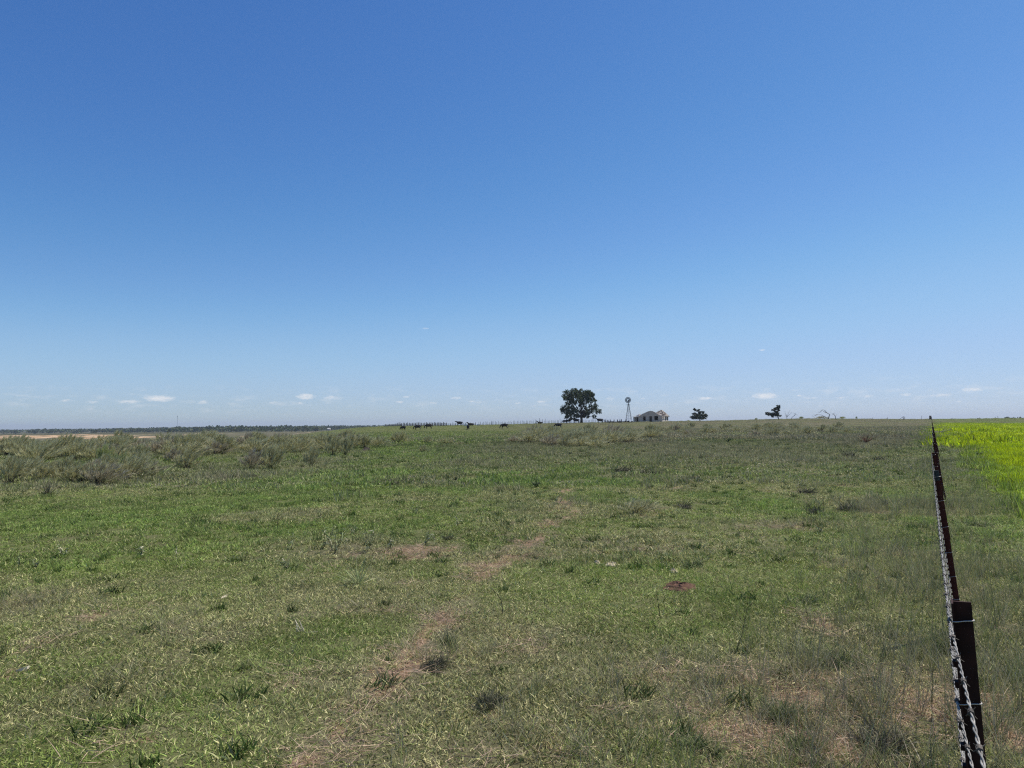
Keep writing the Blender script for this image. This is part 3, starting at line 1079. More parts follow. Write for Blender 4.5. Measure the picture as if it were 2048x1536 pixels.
# ------------------------------------------------------------------ cattle
def skin_mesh(name, verts, edges, radii, root=0, sub=1):
    me = bpy.data.meshes.new(name + '_skin')
    me.from_pydata(verts, edges, [])
    o = bpy.data.objects.new(name + '_skin', me)
    C.objects.link(o)
    sk_ = o.modifiers.new('skin', 'SKIN')
    sk_.use_smooth_shade = True
    for i, r_ in enumerate(radii):
        v = me.skin_vertices[0].data[i]
        v.radius = (r_ if isinstance(r_, tuple) else (r_, r_))
        v.use_root = (i == root)
    sb = o.modifiers.new('sub', 'SUBSURF'); sb.levels = sub; sb.render_levels = sub
    dg = bpy.context.evaluated_depsgraph_get()
    out = bpy.data.meshes.new_from_object(o.evaluated_get(dg))
    out.name = name
    bpy.data.objects.remove(o)
    return out


def cow_mesh(name, pose):
    V = []; E_ = []; Rd = []

    def chain(pts, parent=None):
        last = parent
        for (x, y, z, r_) in pts:
            V.append((x, y, z)); Rd.append(r_)
            if last is not None:
                E_.append((last, len(V) - 1))
            last = len(V) - 1
        return last
    lift = -.58 if pose == 'lying' else 0
    b0 = chain([(-.78, 0, 1.14 + lift, (.31, .34))])
    b1 = chain([(-.30, 0, 1.03 + lift, (.38, .44))], b0)
    b2 = chain([(.15, 0, 1.00 + lift, (.40, .47))], b1)
    b3 = chain([(.60, 0, 1.06 + lift, (.30, .36))], b2)
    if pose == 'grazing':
        nk = [(.92, 0, 1.05, .20), (1.12, 0, .72, .15), (1.24, 0, .42, .135), (1.34, 0, .13, .085)]
    elif pose == 'lying':
        nk = [(.86, 0, .72, .2), (1.02, 0, .98, .15), (1.22, 0, 1.06, .135), (1.50, 0, .96, .085)]
    else:
        nk = [(.90, 0, 1.24, .20), (1.08, 0, 1.40, .155), (1.30, 0, 1.42, .135), (1.58, 0, 1.28, .085)]
    n0 = chain(nk[:1], b3); n1 = chain(nk[1:2], n0); hd = chain(nk[2:3], n1); chain(nk[3:], hd)
    hx, _, hz, _ = nk[2]
    for s in (-1, 1):
        chain([(hx - .06, s * .14, hz + .06, .05), (hx - .10, s * .28, hz + .07, (.05, .025))], hd)
        if pose == 'lying':
            chain([(.62, s * .25, .22, .13), (.95, s * .25, .08, .07), (.72, s * .27, .06, .055)], b3)
            chain([(-.55, s * .32, .30, .18), (-.25, s * .40, .12, .11), (-.55, s * .42, .07, .06)], b0)
        else:
            st = .07 * s
            chain([(.55, s * .19, .78, .145), (.54 + st, s * .20, .44, .072), (.52 + st, s * .20, .06, .058), (.56 + st, s * .20, .01, .06)], b3)
            chain([(-.74, s * .20, .88, .18), (-.60 - st, s * .22, .64, .115), (-.82 - st, s * .22, .43, .07), (-.74 - st, s * .22, .06, .056), (-.70 - st, s * .22, .01, .06)], b0)
    chain([(-1.04, 0, 1.22 + lift, .06), (-1.13, 0, .85 + lift * .6, .03), (-1.14, 0, .52 + lift * .5, .05)], b0)
    return skin_mesh(name, V, E_, Rd)


CM = {p: cow_mesh('cow_' + p, p) for p in ('grazing', 'standing', 'lying')}
for m_ in CM.values():
    m_.materials.append(M['hide'])
cattle = [  # px, z, heading (0 = towards photo right), pose, scale, label
    (806, 236, 150, 'grazing', .88, 'small black cow grazing at the left end of the herd'),
    (835, 240, 178, 'grazing', 1.0, 'black cow grazing with head down, second from the left of the herd'),
    (857, 252, 182, 'grazing', 1.05, 'black cow grazing just below the timber corral, third from the left'),
    (919, 300, 176, 'standing', 1.12, 'black cow standing on the ridge left of the white trough'),
    (942, 298, 185, 'lying', 1.15, 'black cow lying down between the two white troughs'),
    (936, 240, 100, 'grazing', 1.0, 'black cow seen end on, grazing below the two white troughs'),
    (1008.5, 243, 172, 'grazing', 1.06, 'black cow grazing alone midway between corral and big tree'),
    (1080, 302, 190, 'lying', .95, 'black cow lying by the thin fence left of the big tree'),
    (1116.5, 238, 176, 'grazing', 1.02, 'black cow grazing in front of the big tree'),
    (1129, 306, 160, 'grazing', .85, 'leftmost of the three black cows in the shade of the big tree'),
    (1137, 302, 5, 'standing', .98, 'middle one of the three black cows in the shade of the big tree'),
    (1152.5, 300, 178, 'standing', 1.1, 'black cow standing beside the trunk of the big tree'),
    (1200, 290, 176, 'standing', 1.08, 'black cow standing on the ridge right of the big tree')]
for i, (px, z, hd, pose, sc_, lab) in enumerate(cattle):
    o = bpy.data.objects.new('cow', CM[pose])
    C.objects.link(o)
    o.location = place(px, z)
    o.rotation_euler = (0, 0, R(hd))
    o.scale = (sc_ * 1.16, sc_ * 1.2, sc_ * 1.2)
    tag(o, lab, 'cow', 'black cattle scattered along the ridge')

# ------------------------------------------------------------------ trees
def lobes_foliage(lobes, sc_, off, z, base, name, mat, dens, leaf, depth, seed, parent):
    """lobes in photo zoom pixels; sc_ zoom factor; off photo offset"""
    rng = np.random.default_rng(seed)
    mpp = z / F
    bs = []; ds = []
    ctr = []
    for L in lobes:
        lx, ly, rx = L[:3]
        ry = L[3] if len(L) > 3 else rx
        px = off[0] + lx / sc_; py = off[1] + ly / sc_
        X = (px - base[0]) * mpp; Z = (base[1] - py) * mpp
        rx, ry = rx / sc_ * mpp, ry / sc_ * mpp
        Y = rng.uniform(-depth, depth) * (1 - .5 * abs(X) / (abs(X) + 6))
        ctr.append((X, Y, Z))
        nL = int(dens * max(rx, .4) * max(ry, .4)) + 12
        d = rng.normal(size=(nL, 3)); d /= np.linalg.norm(d, axis=1)[:, None]
        rr = rng.uniform(.35, 1, nL) ** .5
        # leaf clusters on many small twigs make an uneven outline
        k = max(4, nL // 14)
        tw = rng.normal(size=(k, 3)); tw /= np.linalg.norm(tw, axis=1)[:, None]
        tw *= (rng.uniform(.3, 1.08, k) ** .6)[:, None]
        pk = tw[rng.integers(0, k, nL)] + d * .17 * rr[:, None]
        p = pk * np.array([rx, max(rx, ry) * .95, ry]) + np.array([X, Y, Z])
        bs.append(p)
        ds.append(d)
    base_ = np.concatenate(bs); dd = np.concatenate(ds)
    nB = len(base_)
    V, q = blades(base_, dd, rng.uniform(.6, 1.25, nB) * leaf, rng.uniform(.5, 1.0, nB) * leaf, rng.uniform(0, .3, nB), rng, 1, tip=.6)
    me = np_mesh(name, V, [q], {'tint': np.repeat(rng.uniform(0, 1, nB), 4), 'tone': np.repeat(rng.uniform(0, 1, nB), 4)})
    return link(name, me, mat, parent), ctr


def limb(mb, a, b_, r0, r1, rng, n_=5, wob=.12, sides=5):
    a, b_ = Vector(a), Vector(b_)
    L = (b_ - a).length
    pts = []; rr = []
    for i in range(n_ + 1):
        t = i / n_
        p = a.lerp(b_, t)
        if 0 < i < n_:
            p += Vector((rng.uniform(-1, 1), rng.uniform(-1, 1), rng.uniform(-.5, 1))) * wob * L * .35
        pts.append(p); rr.append(r0 + (r1 - r0) * t)
    mb.tube(pts, rr, sides)
    return pts


# the big tree
ZT = 300.0
bt = empty('pasture_tree', place(1163, ZT))
tag(bt, 'large dark green spreading tree standing alone beside the windmill on the ridge', 'tree')
LB = [(980, 290, 95), (1110, 265, 95), (1200, 290, 80), (1280, 260, 95), (1400, 290, 105), (1475, 320, 70), (945, 370, 60), (1040, 380, 80), (1090, 440, 70),
      (1200, 380, 80), (1330, 400, 85), (1430, 420, 75), (1540, 420, 45), (1250, 480, 60), (985, 470, 55, 35), (960, 560, 105, 70), (880, 620, 60), (1050, 600, 100, 80), (1000, 700, 100, 60), (1120, 660, 80, 60), (1150, 740, 70, 45),
      (1060, 780, 80, 18), (950, 755, 50, 30), (1540, 540, 65), (1590, 640, 60), (1480, 620, 65), (1380, 660, 75), (1345, 560, 45), (1530, 740, 40), (1395, 755, 38, 28), (1320, 700, 55), (1440, 520, 40), (1270, 340, 60)]
leaves, ctr = lobes_foliage(LB, 10.24, (1040, 760), ZT, (1163, 846), 'crown', M['leaf_dark'], 230, .38, 4.2, 31, bt)
tr = random.Random(5)
mb = MB()
mb.tube([(0, 0, -.5), (0, 0, .3), (.05, 0, 1.6), (0, .1, 2.8), (.1, 0, 4.2)], [.85, .62, .52, .5, .42], 8)
mb.build('trunk', M['bark'], bt, smooth=True)
mb = MB()
for i, c_ in enumerate(ctr):
    src = Vector((0, 0, 2.4 + .1 * (i % 9))) if c_[2] < 7 else Vector((.1 * (i % 5 - 2), 0, 3.6 + .1 * (i % 6)))
    limb(mb, src, c_, .20 if c_[2] > 7 else .15, .05, tr)
mb.build('limb', M['bark'], bt, smooth=True)

# small flat-layered cedar right of the house
ZC = 300.0
ct = empty('cedar_tree', place(1400, ZC))
tag(ct, 'small dark cedar with flat layered branches standing right of the ruined house', 'tree')
LC = [(1690, 395, 62, 20), (1640, 372, 26, 20), (1800, 432, 50, 18), (1620, 460, 50, 17), (1760, 485, 110, 26), (1700, 510, 110, 30), (1635, 532, 75, 24), (1850, 515, 65, 26), (1730, 560, 165, 20), (1740, 440, 30, 30)]
leaves, ctr = lobes_foliage(LC, 10.24, (1230, 780), ZC, (1400, 841), 'crown', M['leaf_cedar'], 620, .30, .9, 33, ct)
mb = MB()
mb.tube([(0, 0, -.4), (0, 0, .6), (-.05, 0, 2), (-.3, 0, 4.2), (-.7, 0, 5.0)], [.26, .2, .15, .09, .04], 7)
for c_ in ctr:
    limb(mb, (-.05, 0, max(.7, c_[2] - .5)), c_, .07, .02, tr)
mb.build('trunk', M['bark'], ct, smooth=True)

# wind-swept tree and the dead ones
ZL = 290.0
lt = empty('windswept_tree', place(1557, ZL))
tag(lt, 'small dark wind-swept tree leaning left on the ridge', 'tree')
LL = [(535, 300, 34, 34), (500, 335, 44, 26), (440, 365, 32, 20), (540, 360, 24, 24), (330, 420, 36, 20), (385, 440, 50, 28), (455, 440, 60, 38), (500, 430, 34, 50), (425, 488, 18, 8), (560, 468, 26, 10), (480, 385, 30, 20)]
leaves, ctr = lobes_foliage(LL, 9.31, (1500, 780), ZL, (1557, 838), 'crown', M['leaf_cedar'], 620, .30, .5, 35, lt)
mb = MB()
mb.tube([(0, 0, -.5), (.05, 0, .5), (-.15, 0, 1.6), (-.1, 0, 3.2), (.1, 0, 5.2)], [.24, .2, .16, .1, .04], 7)
for c_ in ctr:
    limb(mb, (-.1, 0, max(.8, c_[2] - .7)), c_, .07, .02, tr)
mb.build('trunk', M['bark'], lt, smooth=True)


def dead_tree(name, label, basepx, basepy, lines, z):
    root = empty(name, place(basepx, z))
    tag(root, label, 'dead tree')
    mpp = z / F
    rr = random.Random(int(basepx))
    for k, (nm, ln, r0, r1) in enumerate(lines):
        for j, pl in enumerate(ln):
            mb = MB()
            pts = []
            for i, (zx, zy) in enumerate(pl):
                px = 1500 + zx / 9.31; py = 780 + zy / 9.31
                pts.append(((px - basepx) * mpp, (j - 1) * .25 * i / len(pl) + rr.uniform(-.1, .1), (basepy - py) * mpp))
            n_ = len(pts)
            mb.tube(pts, [r0 + (r1 - r0) * i / (n_ - 1) for i in range(n_)], 5)
            # twigs
            for q in range(6):
                i = rr.randrange(1, n_)
                a = Vector(pts[i]); d = Vector((rr.uniform(-.8, .5), rr.uniform(-.3, .3), rr.uniform(-.2, .6)))
                mb.tube([a, a + d * .6, a + d * 1.0 + Vector((-.2, 0, .1))], [r1 * .7, r1 * .5, r1 * .2], 4)
            mb.build(nm, M['deadwood'], root, smooth=True)


dead_tree('dead_tree', 'bare dead tree with thin forked branches right of the wind-swept tree', 1574, 837.5, [
    ('trunk', [[(690, 540), (690, 500), (685, 470)]], .10, .07),
    ('branch', [[(685, 475), (665, 430), (655, 395)], [(690, 490), (735, 450), (785, 410)], [(690, 495), (725, 425), (745, 375)]], .06, .02),
    ('branch', [[(765, 535), (790, 495), (830, 465), (862, 445), (882, 460)], [(830, 465), (850, 440), (845, 425)]], .09, .03)], 292)
dead_tree('fallen_dead_tree', 'dead tree with an arching trunk bent over to the left on the ridge', 1657, 836, [
    ('trunk', [[(1465, 530), (1470, 490), (1480, 455), (1492, 438), (1470, 425), (1440, 405), (1395, 388), (1368, 372)]], .20, .07),
    ('branch', [[(1440, 405), (1410, 365), (1365, 345), (1330, 360), (1310, 395)], [(1400, 360), (1420, 380), (1425, 395)], [(1365, 345), (1320, 385), (1290, 400)]], .08, .02),
    ('branch', [[(1465, 520), (1430, 495), (1385, 465), (1335, 440), (1265, 430), (1185, 440)], [(1385, 465), (1340, 482), (1290, 490)], [(1265, 430), (1220, 455), (1178, 470)]], .09, .02),
    ('branch', [[(1400, 515), (1370, 480), (1350, 450)], [(1330, 500), (1290, 480), (1250, 485)]], .05, .02)], 292)
dead_tree('dead_snag', 'short dead snag standing right of the arching dead tree', 1671.5, 835.5, [
    ('trunk', [[(1597, 525), (1595, 490), (1590, 462), (1565, 425), (1542, 402)]], .15, .04),
    ('branch', [[(1592, 468), (1608, 450), (1615, 425)], [(1565, 425), (1550, 430), (1535, 420)]], .06, .02)], 292)

# ------------------------------------------------------------------ windmill
ZW = 300.0
wm = empty('windmill', place(1257.7, ZW))
tag(wm, 'tall lattice windmill with a round bladed wheel left of the ruined house', 'windmill')
mp = ZW / F
Ht = 36.5 * mp          # tower top
for sx_ in (-1, 1):
    for sy_ in (-1, 1):
        mb = MB()
        mb.bar((sx_ * 1.3, sy_ * 1.3, -.2), (sx_ * .16, sy_ * .16, Ht), .085)
        mb.build('leg', M['steel'], wm)


def at_h(h):
    t = h / Ht
    return 1.3 + (.16 - 1.3) * t


for h in (1.5, 3.0, 4.4, 5.6, 6.6):
    mb = MB(); w_ = at_h(h)
    for a, b_ in (((-w_, -w_), (w_, -w_)), ((w_, -w_), (w_, w_)), ((w_, w_), (-w_, w_)), ((-w_, w_), (-w_, -w_))):
        mb.bar((*a, h), (*b_, h), .07)
    mb.build('girt', M['steel'], wm)
hs_ = [0.05, 1.5, 3.0, 4.4, 5.6, 6.6, Ht]
mb = MB()
for h0, h1 in zip(hs_[:-1], hs_[1:]):
    w0, w1 = at_h(h0), at_h(h1)
    for (a, b_) in (((-1, -1), (1, -1)), ((1, -1), (1, 1)), ((1, 1), (-1, 1)), ((-1, 1), (-1, -1))):
        mb.bar((a[0] * w0, a[1] * w0, h0), (b_[0] * w1, b_[1] * w1, h1), .022)
        mb.bar((b_[0] * w0, b_[1] * w0, h0), (a[0] * w1, a[1] * w1, h1), .022)
mb.build('cross_brace', M['steel'], wm)
mb = MB()
mb.box((0, 0, 36.2 * mp), (1.5, 1.5, .09)); mb.box((0, 0, 33 * mp), (1.25, 1.25, .08))
mb.build('platform', M['timber'], wm)
mb = MB()
mb.tube([(0, 0, 0), (0, 0, 44 * mp)], .035, 6)
mb.build('pump_rod', M['steel'], wm)
mb = MB()
mb.tube([(0, 0, Ht - .2), (0, 0, 44.3 * mp)], [.16, .10], 8)
mb.box((0, 0, 44.5 * mp), (.32, .55, .36)); mb.tube([(0, -.3, 44.5 * mp), (-.1, -.62, 44.5 * mp)], .07, 6)
hubm = mb.build('gear_head', M['steel'], wm)
wheel = empty('wheel', (-.28, -.62, 44.6 * mp), R(-14))
wheel.parent = wm
RW = 6.1 * mp
for k in range(18):
    a = 2 * math.pi * k / 18
    mb = MB()
    c_, s_ = math.cos(a), math.sin(a)
    u_ = Vector((c_, 0, s_)); w_ = Vector((-s_ * .93, .36, c_ * .93))
    r0, r1 = RW * .34, RW
    h0, h1 = .075, .165
    t_ = u_.cross(w_).normalized() * .012
    p = [u_ * r0 - w_ * h0, u_ * r1 - w_ * h1, u_ * r1 + w_ * h1, u_ * r0 + w_ * h0]
    mb.hexa([q - t_ for q in p] + [q + t_ for q in p])
    mb.build('blade', M['wheel'], wheel)
mb = MB()
for r_ in (RW * .36, RW * .92):
    ring = [(math.cos(2 * math.pi * k / 24) * r_, .03, math.sin(2 * math.pi * k / 24) * r_) for k in range(25)]
    mb.tube(ring, .025, 5)
for k in range(6):
    a = 2 * math.pi * k / 6
    mb.tube([(0, .03, 0), (math.cos(a) * RW * .92, .03, math.sin(a) * RW * .92)], .02, 4)
mb.tube([(0, -.12, 0), (0, .14, 0)], .14, 8)
mb.build('hub', M['wheel'], wheel)
mb = MB()
vh = 44.5 * mp
mb.bar((0, .2, vh), (.9, 1.7, vh), .05)
mb.build('tail_boom', M['steel'], wm)
mb = MB()
mb.bar((.75, 1.45, vh), (1.15, 2.2, vh), .03, .55)
mb.build('tail_vane', M['wheel'], wm)

# ------------------------------------------------------------------ the ruined house
ZH = 300.0
hm = ZH / F
house = empty('ruined_house', place(1324.5, ZH), R(-23))      # origin at the near corner; x back along the front is negative
house.location.z -= .15
tag(house, 'abandoned grey stucco farmhouse with a rounded gable and a collapsed patchy roof', 'house')
ZB = -.5


def wall_strips(mb, profile, holes, axis, t, o0=0.0, mi=0):
    """profile: [(s, height)] along the wall; holes: (s0, s1, z0, z1)"""
    xs = sorted(set([p[0] for p in profile] + [h[0] for h in holes] + [h[1] for h in holes]))

    def H(s):
        for (a, ha), (b_, hb_) in zip(profile[:-1], profile[1:]):
            if a - 1e-9 <= s <= b_ + 1e-9:
                return ha + (hb_ - ha) * (s - a) / (b_ - a)
        return profile[-1][1]

    def prism(s0, s1, z0, za, zb):
        if axis == 'x':
            p = lambda s, d, z: (s, o0 + d, z)
        else:
            p = lambda s, d, z: (o0 - d, s, z)
        mb.hexa([p(s0, 0, z0), p(s1, 0, z0), p(s1, t, z0), p(s0, t, z0), p(s0, 0, za), p(s1, 0, zb), p(s1, t, zb), p(s0, t, za)], mi)
    for a, b_ in zip(xs[:-1], xs[1:]):
        hs2 = [h for h in holes if h[0] <= a + 1e-6 and h[1] >= b_ - 1e-6]
        if not hs2:
            prism(a, b_, ZB, H(a), H(b_))
        else:
            h = hs2[0]
            if h[2] > ZB + .01:
                prism(a, b_, ZB, h[2], h[2])
            prism(a, b_, h[3], H(a), H(b_))


cs = math.cos(R(23))
fx = lambda px: (px - 1324.5) * hm / cs
fz = lambda py: (842.6 - py) * hm + .15
prof = [(fx(1280.6), fz(831)), (fx(1284), fz(828.8)), (fx(1288), fz(826)), (fx(1291), fz(824.8)), (fx(1297.4), fz(821.6)), (fx(1302), fz(820.3)), (fx(1307), fz(820.7)),
        (fx(1313), fz(824)), (fx(1318), fz(827.8)), (fx(1324.5), fz(830.5))]
holes = [(fx(1289.4), fx(1294), fz(839.8), fz(831.4)), (fx(1301), fx(1305.8), ZB, fz(831.2)), (fx(1310.2), fx(1317), fz(839.2), fz(830.6))]
mb = MB()
wall_strips(mb, prof, holes, 'x', .25)
front = mb.build('front_wall', M['stucco'], house)
for (a, b_, z0, z1), nm in zip(holes, ('window', 'door', 'window')):
    mb = MB()
    z0 = max(z0, 0)
    for s in (a + .04, b_ - .04):
        mb.box((s, .09, (z0 + z1) / 2), (.08, .10, z1 - z0))
    mb.box(((a + b_) / 2, .09, z1 - .04), (b_ - a - .16, .10, .08))
    fr = mb.build('frame', M['timber'], None)
    if nm == 'door':
        fr.name = 'door'
        fr.parent = house
        mb = MB(); mb.box(((a + b_) / 2, .16, (z0 + z1) / 2 - .04), (b_ - a - .17, .05, z1 - z0 - .1))
        mb.build('door_leaf', M['timber'], fr)
    else:
        fr.name = 'window'
        fr.parent = house
        mb = MB(); mb.box(((a + b_) / 2, -.03, z0 - .05), (b_ - a + .2, .10, .08))
        mb.build('sill', M['stucco'], fr)
# right hand wall, sunlit
DEP = 26.0 * hm / math.sin(R(23))
sy = lambda px: (px - 1324.7) * hm / math.sin(R(23))
wz0, wz1 = fz(839.5), fz(832)
holes2 = [(sy(1325.4), sy(1327), fz(840.3), wz1), (sy(1329), sy(1331.8), wz0 + .3, wz1), (sy(1336), sy(1340), fz(840), wz1), (sy(1344.5), sy(1349), fz(839.8), wz1)]
mb = MB()
wall_strips(mb, [(.26, 2.5), (DEP, 2.5)], holes2, 'y', .25)
mb.build('side_wall', M['stucco_white'], house)
for (a, b_, z0, z1) in holes2:
    mb = MB()
    mb.box((-.06, (a + b_) / 2, z0 + .03), (.16, b_ - a, .06))
    mb.box((-.12, (a + b_) / 2, (z0 + z1) / 2), (.05, .06, z1 - z0 - .14))
    w_ = mb.build('window', M['timber'], house)
# back wall and left wall, inner partition
XL = fx(1280.6)
mb = MB(); mb.box(((XL) / 2, DEP - .13, 1.0), (-XL - .54, .24, 3.0)); mb.build('back_wall', M['stucco'], house)
mb = MB(); mb.box((XL + .125, DEP / 2 + .1, 1.0), (.24, DEP - .7, 3.0)); mb.build('left_wall', M['stucco'], house)
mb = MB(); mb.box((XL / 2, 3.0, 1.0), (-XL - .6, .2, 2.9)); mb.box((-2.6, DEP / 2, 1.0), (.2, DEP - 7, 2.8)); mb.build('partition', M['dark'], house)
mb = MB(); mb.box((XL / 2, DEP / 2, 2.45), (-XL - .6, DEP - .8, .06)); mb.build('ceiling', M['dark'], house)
mb = MB()
for i in range(7):
    mb.bar((XL + .4, 1.0 + i * .8, 2.6), (-.3, 1.1 + i * .8, 2.5 + .12 * (i % 3)), .08, .14)
mb.build('joist', M['timber'], house)
# hip roof with missing and bare patches
ridge_h = fz(818.9) + .15
ev = 2.52
x0_, x1_ = -6.8, .45
y0_, y1_ = 6.0, DEP + .45
xm = -2.3
ya_, yb_ = 9.4, 12.6
hr_rng = random.Random(12)


def roof_face(p00, p10, p11, p01, nu, nv, mb, miss, bare):
    p00, p10, p11, p01 = map(Vector, (p00, p10, p11, p01))
    nrm = (p10 - p00).cross((p01 + p11) / 2 - p00).normalized()
    if nrm.z < 0:
        nrm = -nrm
    q = lambda u, v: p00.lerp(p10, u).lerp(p01.lerp(p11, u), v)
    for j in range(nv):
        for i in range(nu):
            k = vnoise(np.array([i * .55 + nu]), np.array([j * .8 + 3.0]), 77)[0] * .6 + hr_rng.random() * .4
            if k < miss:
                continue
            mi = 0 if k < bare else 1
            lift = nrm * (.03 + (.035 if mi else 0) + hr_rng.uniform(-.01, .01))
            e = .004
            pts = [q(i / nu + e, j / nv + e), q((i + 1) / nu - e, j / nv + e), q((i + 1) / nu - e, (j + 1) / nv - e), q(i / nu + e, (j + 1) / nv - e)]
            mb.hexa([p + lift for p in pts] + [p + lift + nrm * .05 for p in pts], mi)


mb = MB()
roof_face((x1_, y0_, ev), (x1_, y1_, ev), (xm, yb_, ridge_h), (xm, ya_, ridge_h), 16, 8, mb, .30, .60)
roof_face((x0_, y0_, ev), (x1_, y0_, ev), (xm, ya_, ridge_h), (xm - .01, ya_, ridge_h), 12, 8, mb, .36, .62)
roof_face((x1_, y1_, ev), (x0_, y1_, ev), (xm - .01, yb_, ridge_h), (xm, yb_, ridge_h), 10, 7, mb, .25, .6)
roof_face((x0_, y1_, ev), (x0_, y0_, ev), (xm, ya_, ridge_h), (xm, yb_, ridge_h), 12, 6, mb, .25, .6)
roof = mb.build('roof', [M['deck'], M['shingle']], house)
mb = MB()
for i in range(15):
    y = y0_ + (y1_ - y0_) * (i + .5) / 15
    if y < ya_:
        t = (y - y0_) / (ya_ - y0_)
    elif y > yb_:
        t = (y1_ - y) / (y1_ - yb_)
    else:
        t = 1
    top = ev + (ridge_h - ev) * t
    mb.bar((x1_, y, ev - .06), (x1_ + (xm - x1_) * t, y, top - .06), .06, .12)
    mb.bar((x0_, y, ev - .06), (x0_ + (xm - x0_) * t, y, top - .06), .06, .12)
mb.build('rafter', M['timber'], roof)
mb = MB(); mb.box((.50, DEP / 2 + .2, ev - .02), (.05, DEP + .3, .16)); mb.build('fascia', M['timber'], house)
# low left wing
wx0, wx1 = fx(1271.6), XL - .02
mb = MB()
wall_strips(mb, [(wx0, 2.42), (wx1, 2.42)], [(fx(1273.6), fx(1274.6), ZB, 2.2), (fx(1276.2), fx(1279.6), .2, 2.25)], 'x', .2, .3)
mb.box((wx0 + .1, 2.6, .95), (.2, 4.2, 2.9))
wing = mb.build('wing', M['stucco'], house)
mb = MB(); mb.box((wx0 - .16, .6, 1.0), (.26, .6, 2.6)); mb.build('board', M['stucco_white'], wing)
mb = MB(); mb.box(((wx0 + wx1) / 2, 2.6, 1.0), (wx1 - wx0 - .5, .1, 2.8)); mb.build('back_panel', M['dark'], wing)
mb = MB()
mb.hexa([(wx0 - .5, 0, 2.46), (wx1 - .03, 0, 2.46), (wx1 - .03, 4.8, 2.56), (wx0 - .5, 4.8, 2.56), (wx0 - .5, 0, 2.56), (wx1 - .03, 0, 2.56), (wx1 - .03, 4.8, 2.68), (wx0 - .5, 4.8, 2.68)])
mb.hexa([(wx0 + .4, 1.2, 2.7), (wx1, 1.2, 2.7), (wx1, 4.6, 2.7), (wx0 + .4, 4.6, 2.7), (wx0 + .6, 1.6, 3.0), (wx1 + .0, 1.6, 3.55), (wx1 + .0, 4.4, 3.65), (wx0 + .6, 4.4, 3.1)])
mb.build('wing_roof', M['stucco_white'], wing)

# ------------------------------------------------------------------ corral and far fences on the ridge
def fence_line(name, label, pxs, z, hpx, w, mat, rails=(), rail_mat=None, jit=.12, cat='fence', seed=1, zfun=None, lean=.03):
    rr = random.Random(seed)
    root = empty(name, place(pxs[0], z))
    tag(root, label, cat)
    o0 = root.location.copy()
    tops = []
    proto = None
    for px in pxs:
        zz = zfun(px) if zfun else z
        b_ = place(px, zz)
        hh = (hpx(px) if callable(hpx) else hpx) * zz / F * rr.uniform(1 - jit, 1 + jit)
        if proto is None:
            mbp = MB(); mbp.tube([(0, 0, -.4), (0, 0, .5), (0, 0, 1)], [w / 2 * 1.05, w / 2, w / 2 * .85], 6)
            proto = mbp.mesh('post'); proto.materials.append(mat)
        o = bpy.data.objects.new('post', proto)
        C.objects.link(o); o.parent = root
        o.location = b_ - o0
        o.scale = (1, 1, hh)
        o.rotation_euler = (rr.gauss(0, lean), rr.gauss(0, lean), 0)
        tops.append((b_ - o0, hh))
    for fr_, th in rails:
        mb = MB()
        for (a, ha), (b_, hb_) in zip(tops[:-1], tops[1:]):
            if rr.random() < .06:
                continue
            off = Vector((0, -w * .5 - th * .5, 0))
            mb.bar(a + off + Vector((0, 0, fr_ * 1.2)), b_ + off + Vector((0, 0, fr_ * 1.2 + rr.uniform(-.04, .04))), th * .6, th)
        mb.build('rail' if th > .03 else 'wire', rail_mat or mat, root)
    return root


fence_line('timber_corral', 'dark weathered timber corral with close-set posts at the left end of the ridge', [800 + 3.1 * i for i in range(31)], 300, lambda p: 7.4, .34, M['timber'],
           [(.2, .14), (.5, .14), (.8, .14)], M['timber'], .1, seed=2, zfun=lambda p: 298 + 5 * math.sin(p * .04))
fence_line('loading_chute', 'low sloping timber loading chute with pale boards left of the corral', [769 + 2.6 * i for i in range(12)], 300, lambda p: 3.2 + (p - 769) * .14, .30, M['timber'],
           [(.15, .16), (.45, .16), (.7, .14)], M['pale_board'], .15, seed=3)
fence_line('pole_fence', 'low dark pole fence between the corral and the resting cattle', [896 + 5.0 * i for i in range(12)], 302, 5.8, .24, M['timber'], [(.3, .10), (.65, .10)], M['timber'], .2, seed=4)
fence_line('stay_fence', 'thin wire fence with many slender stays running along the ridge to the big tree', [958 + 2.95 * i + (i * 7 % 3) * .3 for i in range(90)], 302, lambda p: 7.0 + (1.6 if int(p) % 5 == 0 else 0), .13, M['timber'],
           [(.35, .02), (.6, .02), (.85, .02)], M['steel'], .18, seed=5)
fence_line('pen_fence', 'short dark pen of stout posts and rails between the big tree and the windmill', [1210.5, 1216, 1221.7, 1228, 1235, 1239.8, 1242.8, 1252], 296, 5.8, .36, M['timber'], [(.12, .22), (.4, .18)], M['timber'], .2, seed=6)
for px, hpx_, lab in ((983, 9, 'tall thin post rising above the stay fence near the grazing cow'), (1079, 11.5, 'tallest thin post of the ridge fence left of the big tree'),
                      (1188, 10, 'tall thin post under the right edge of the big tree')):
    mb = MB(); mb.tube([(0, 0, -.3), (0, 0, hpx_ * 309 / F)], [.08, .06], 6)
    tag(mb.build('fence_post', M['timber'], None, place(px, 309), True), lab, 'fence post', 'tall posts along the ridge fence')
# rail pile beside the pen
mb = MB()
for i in range(9):
    mb.tube([(-2.6 + .15 * (i % 3), .22 * (i % 3), .1 + .16 * (i // 3)), (3.2 - .2 * (i % 4), .22 * (i % 3) + .1, .12 + .16 * (i // 3))], .09, 6)
tag(mb.build('log_pile', M['timber'], None, place(1228, 290)), 'low pile of dark poles lying right of the big tree', 'log pile')
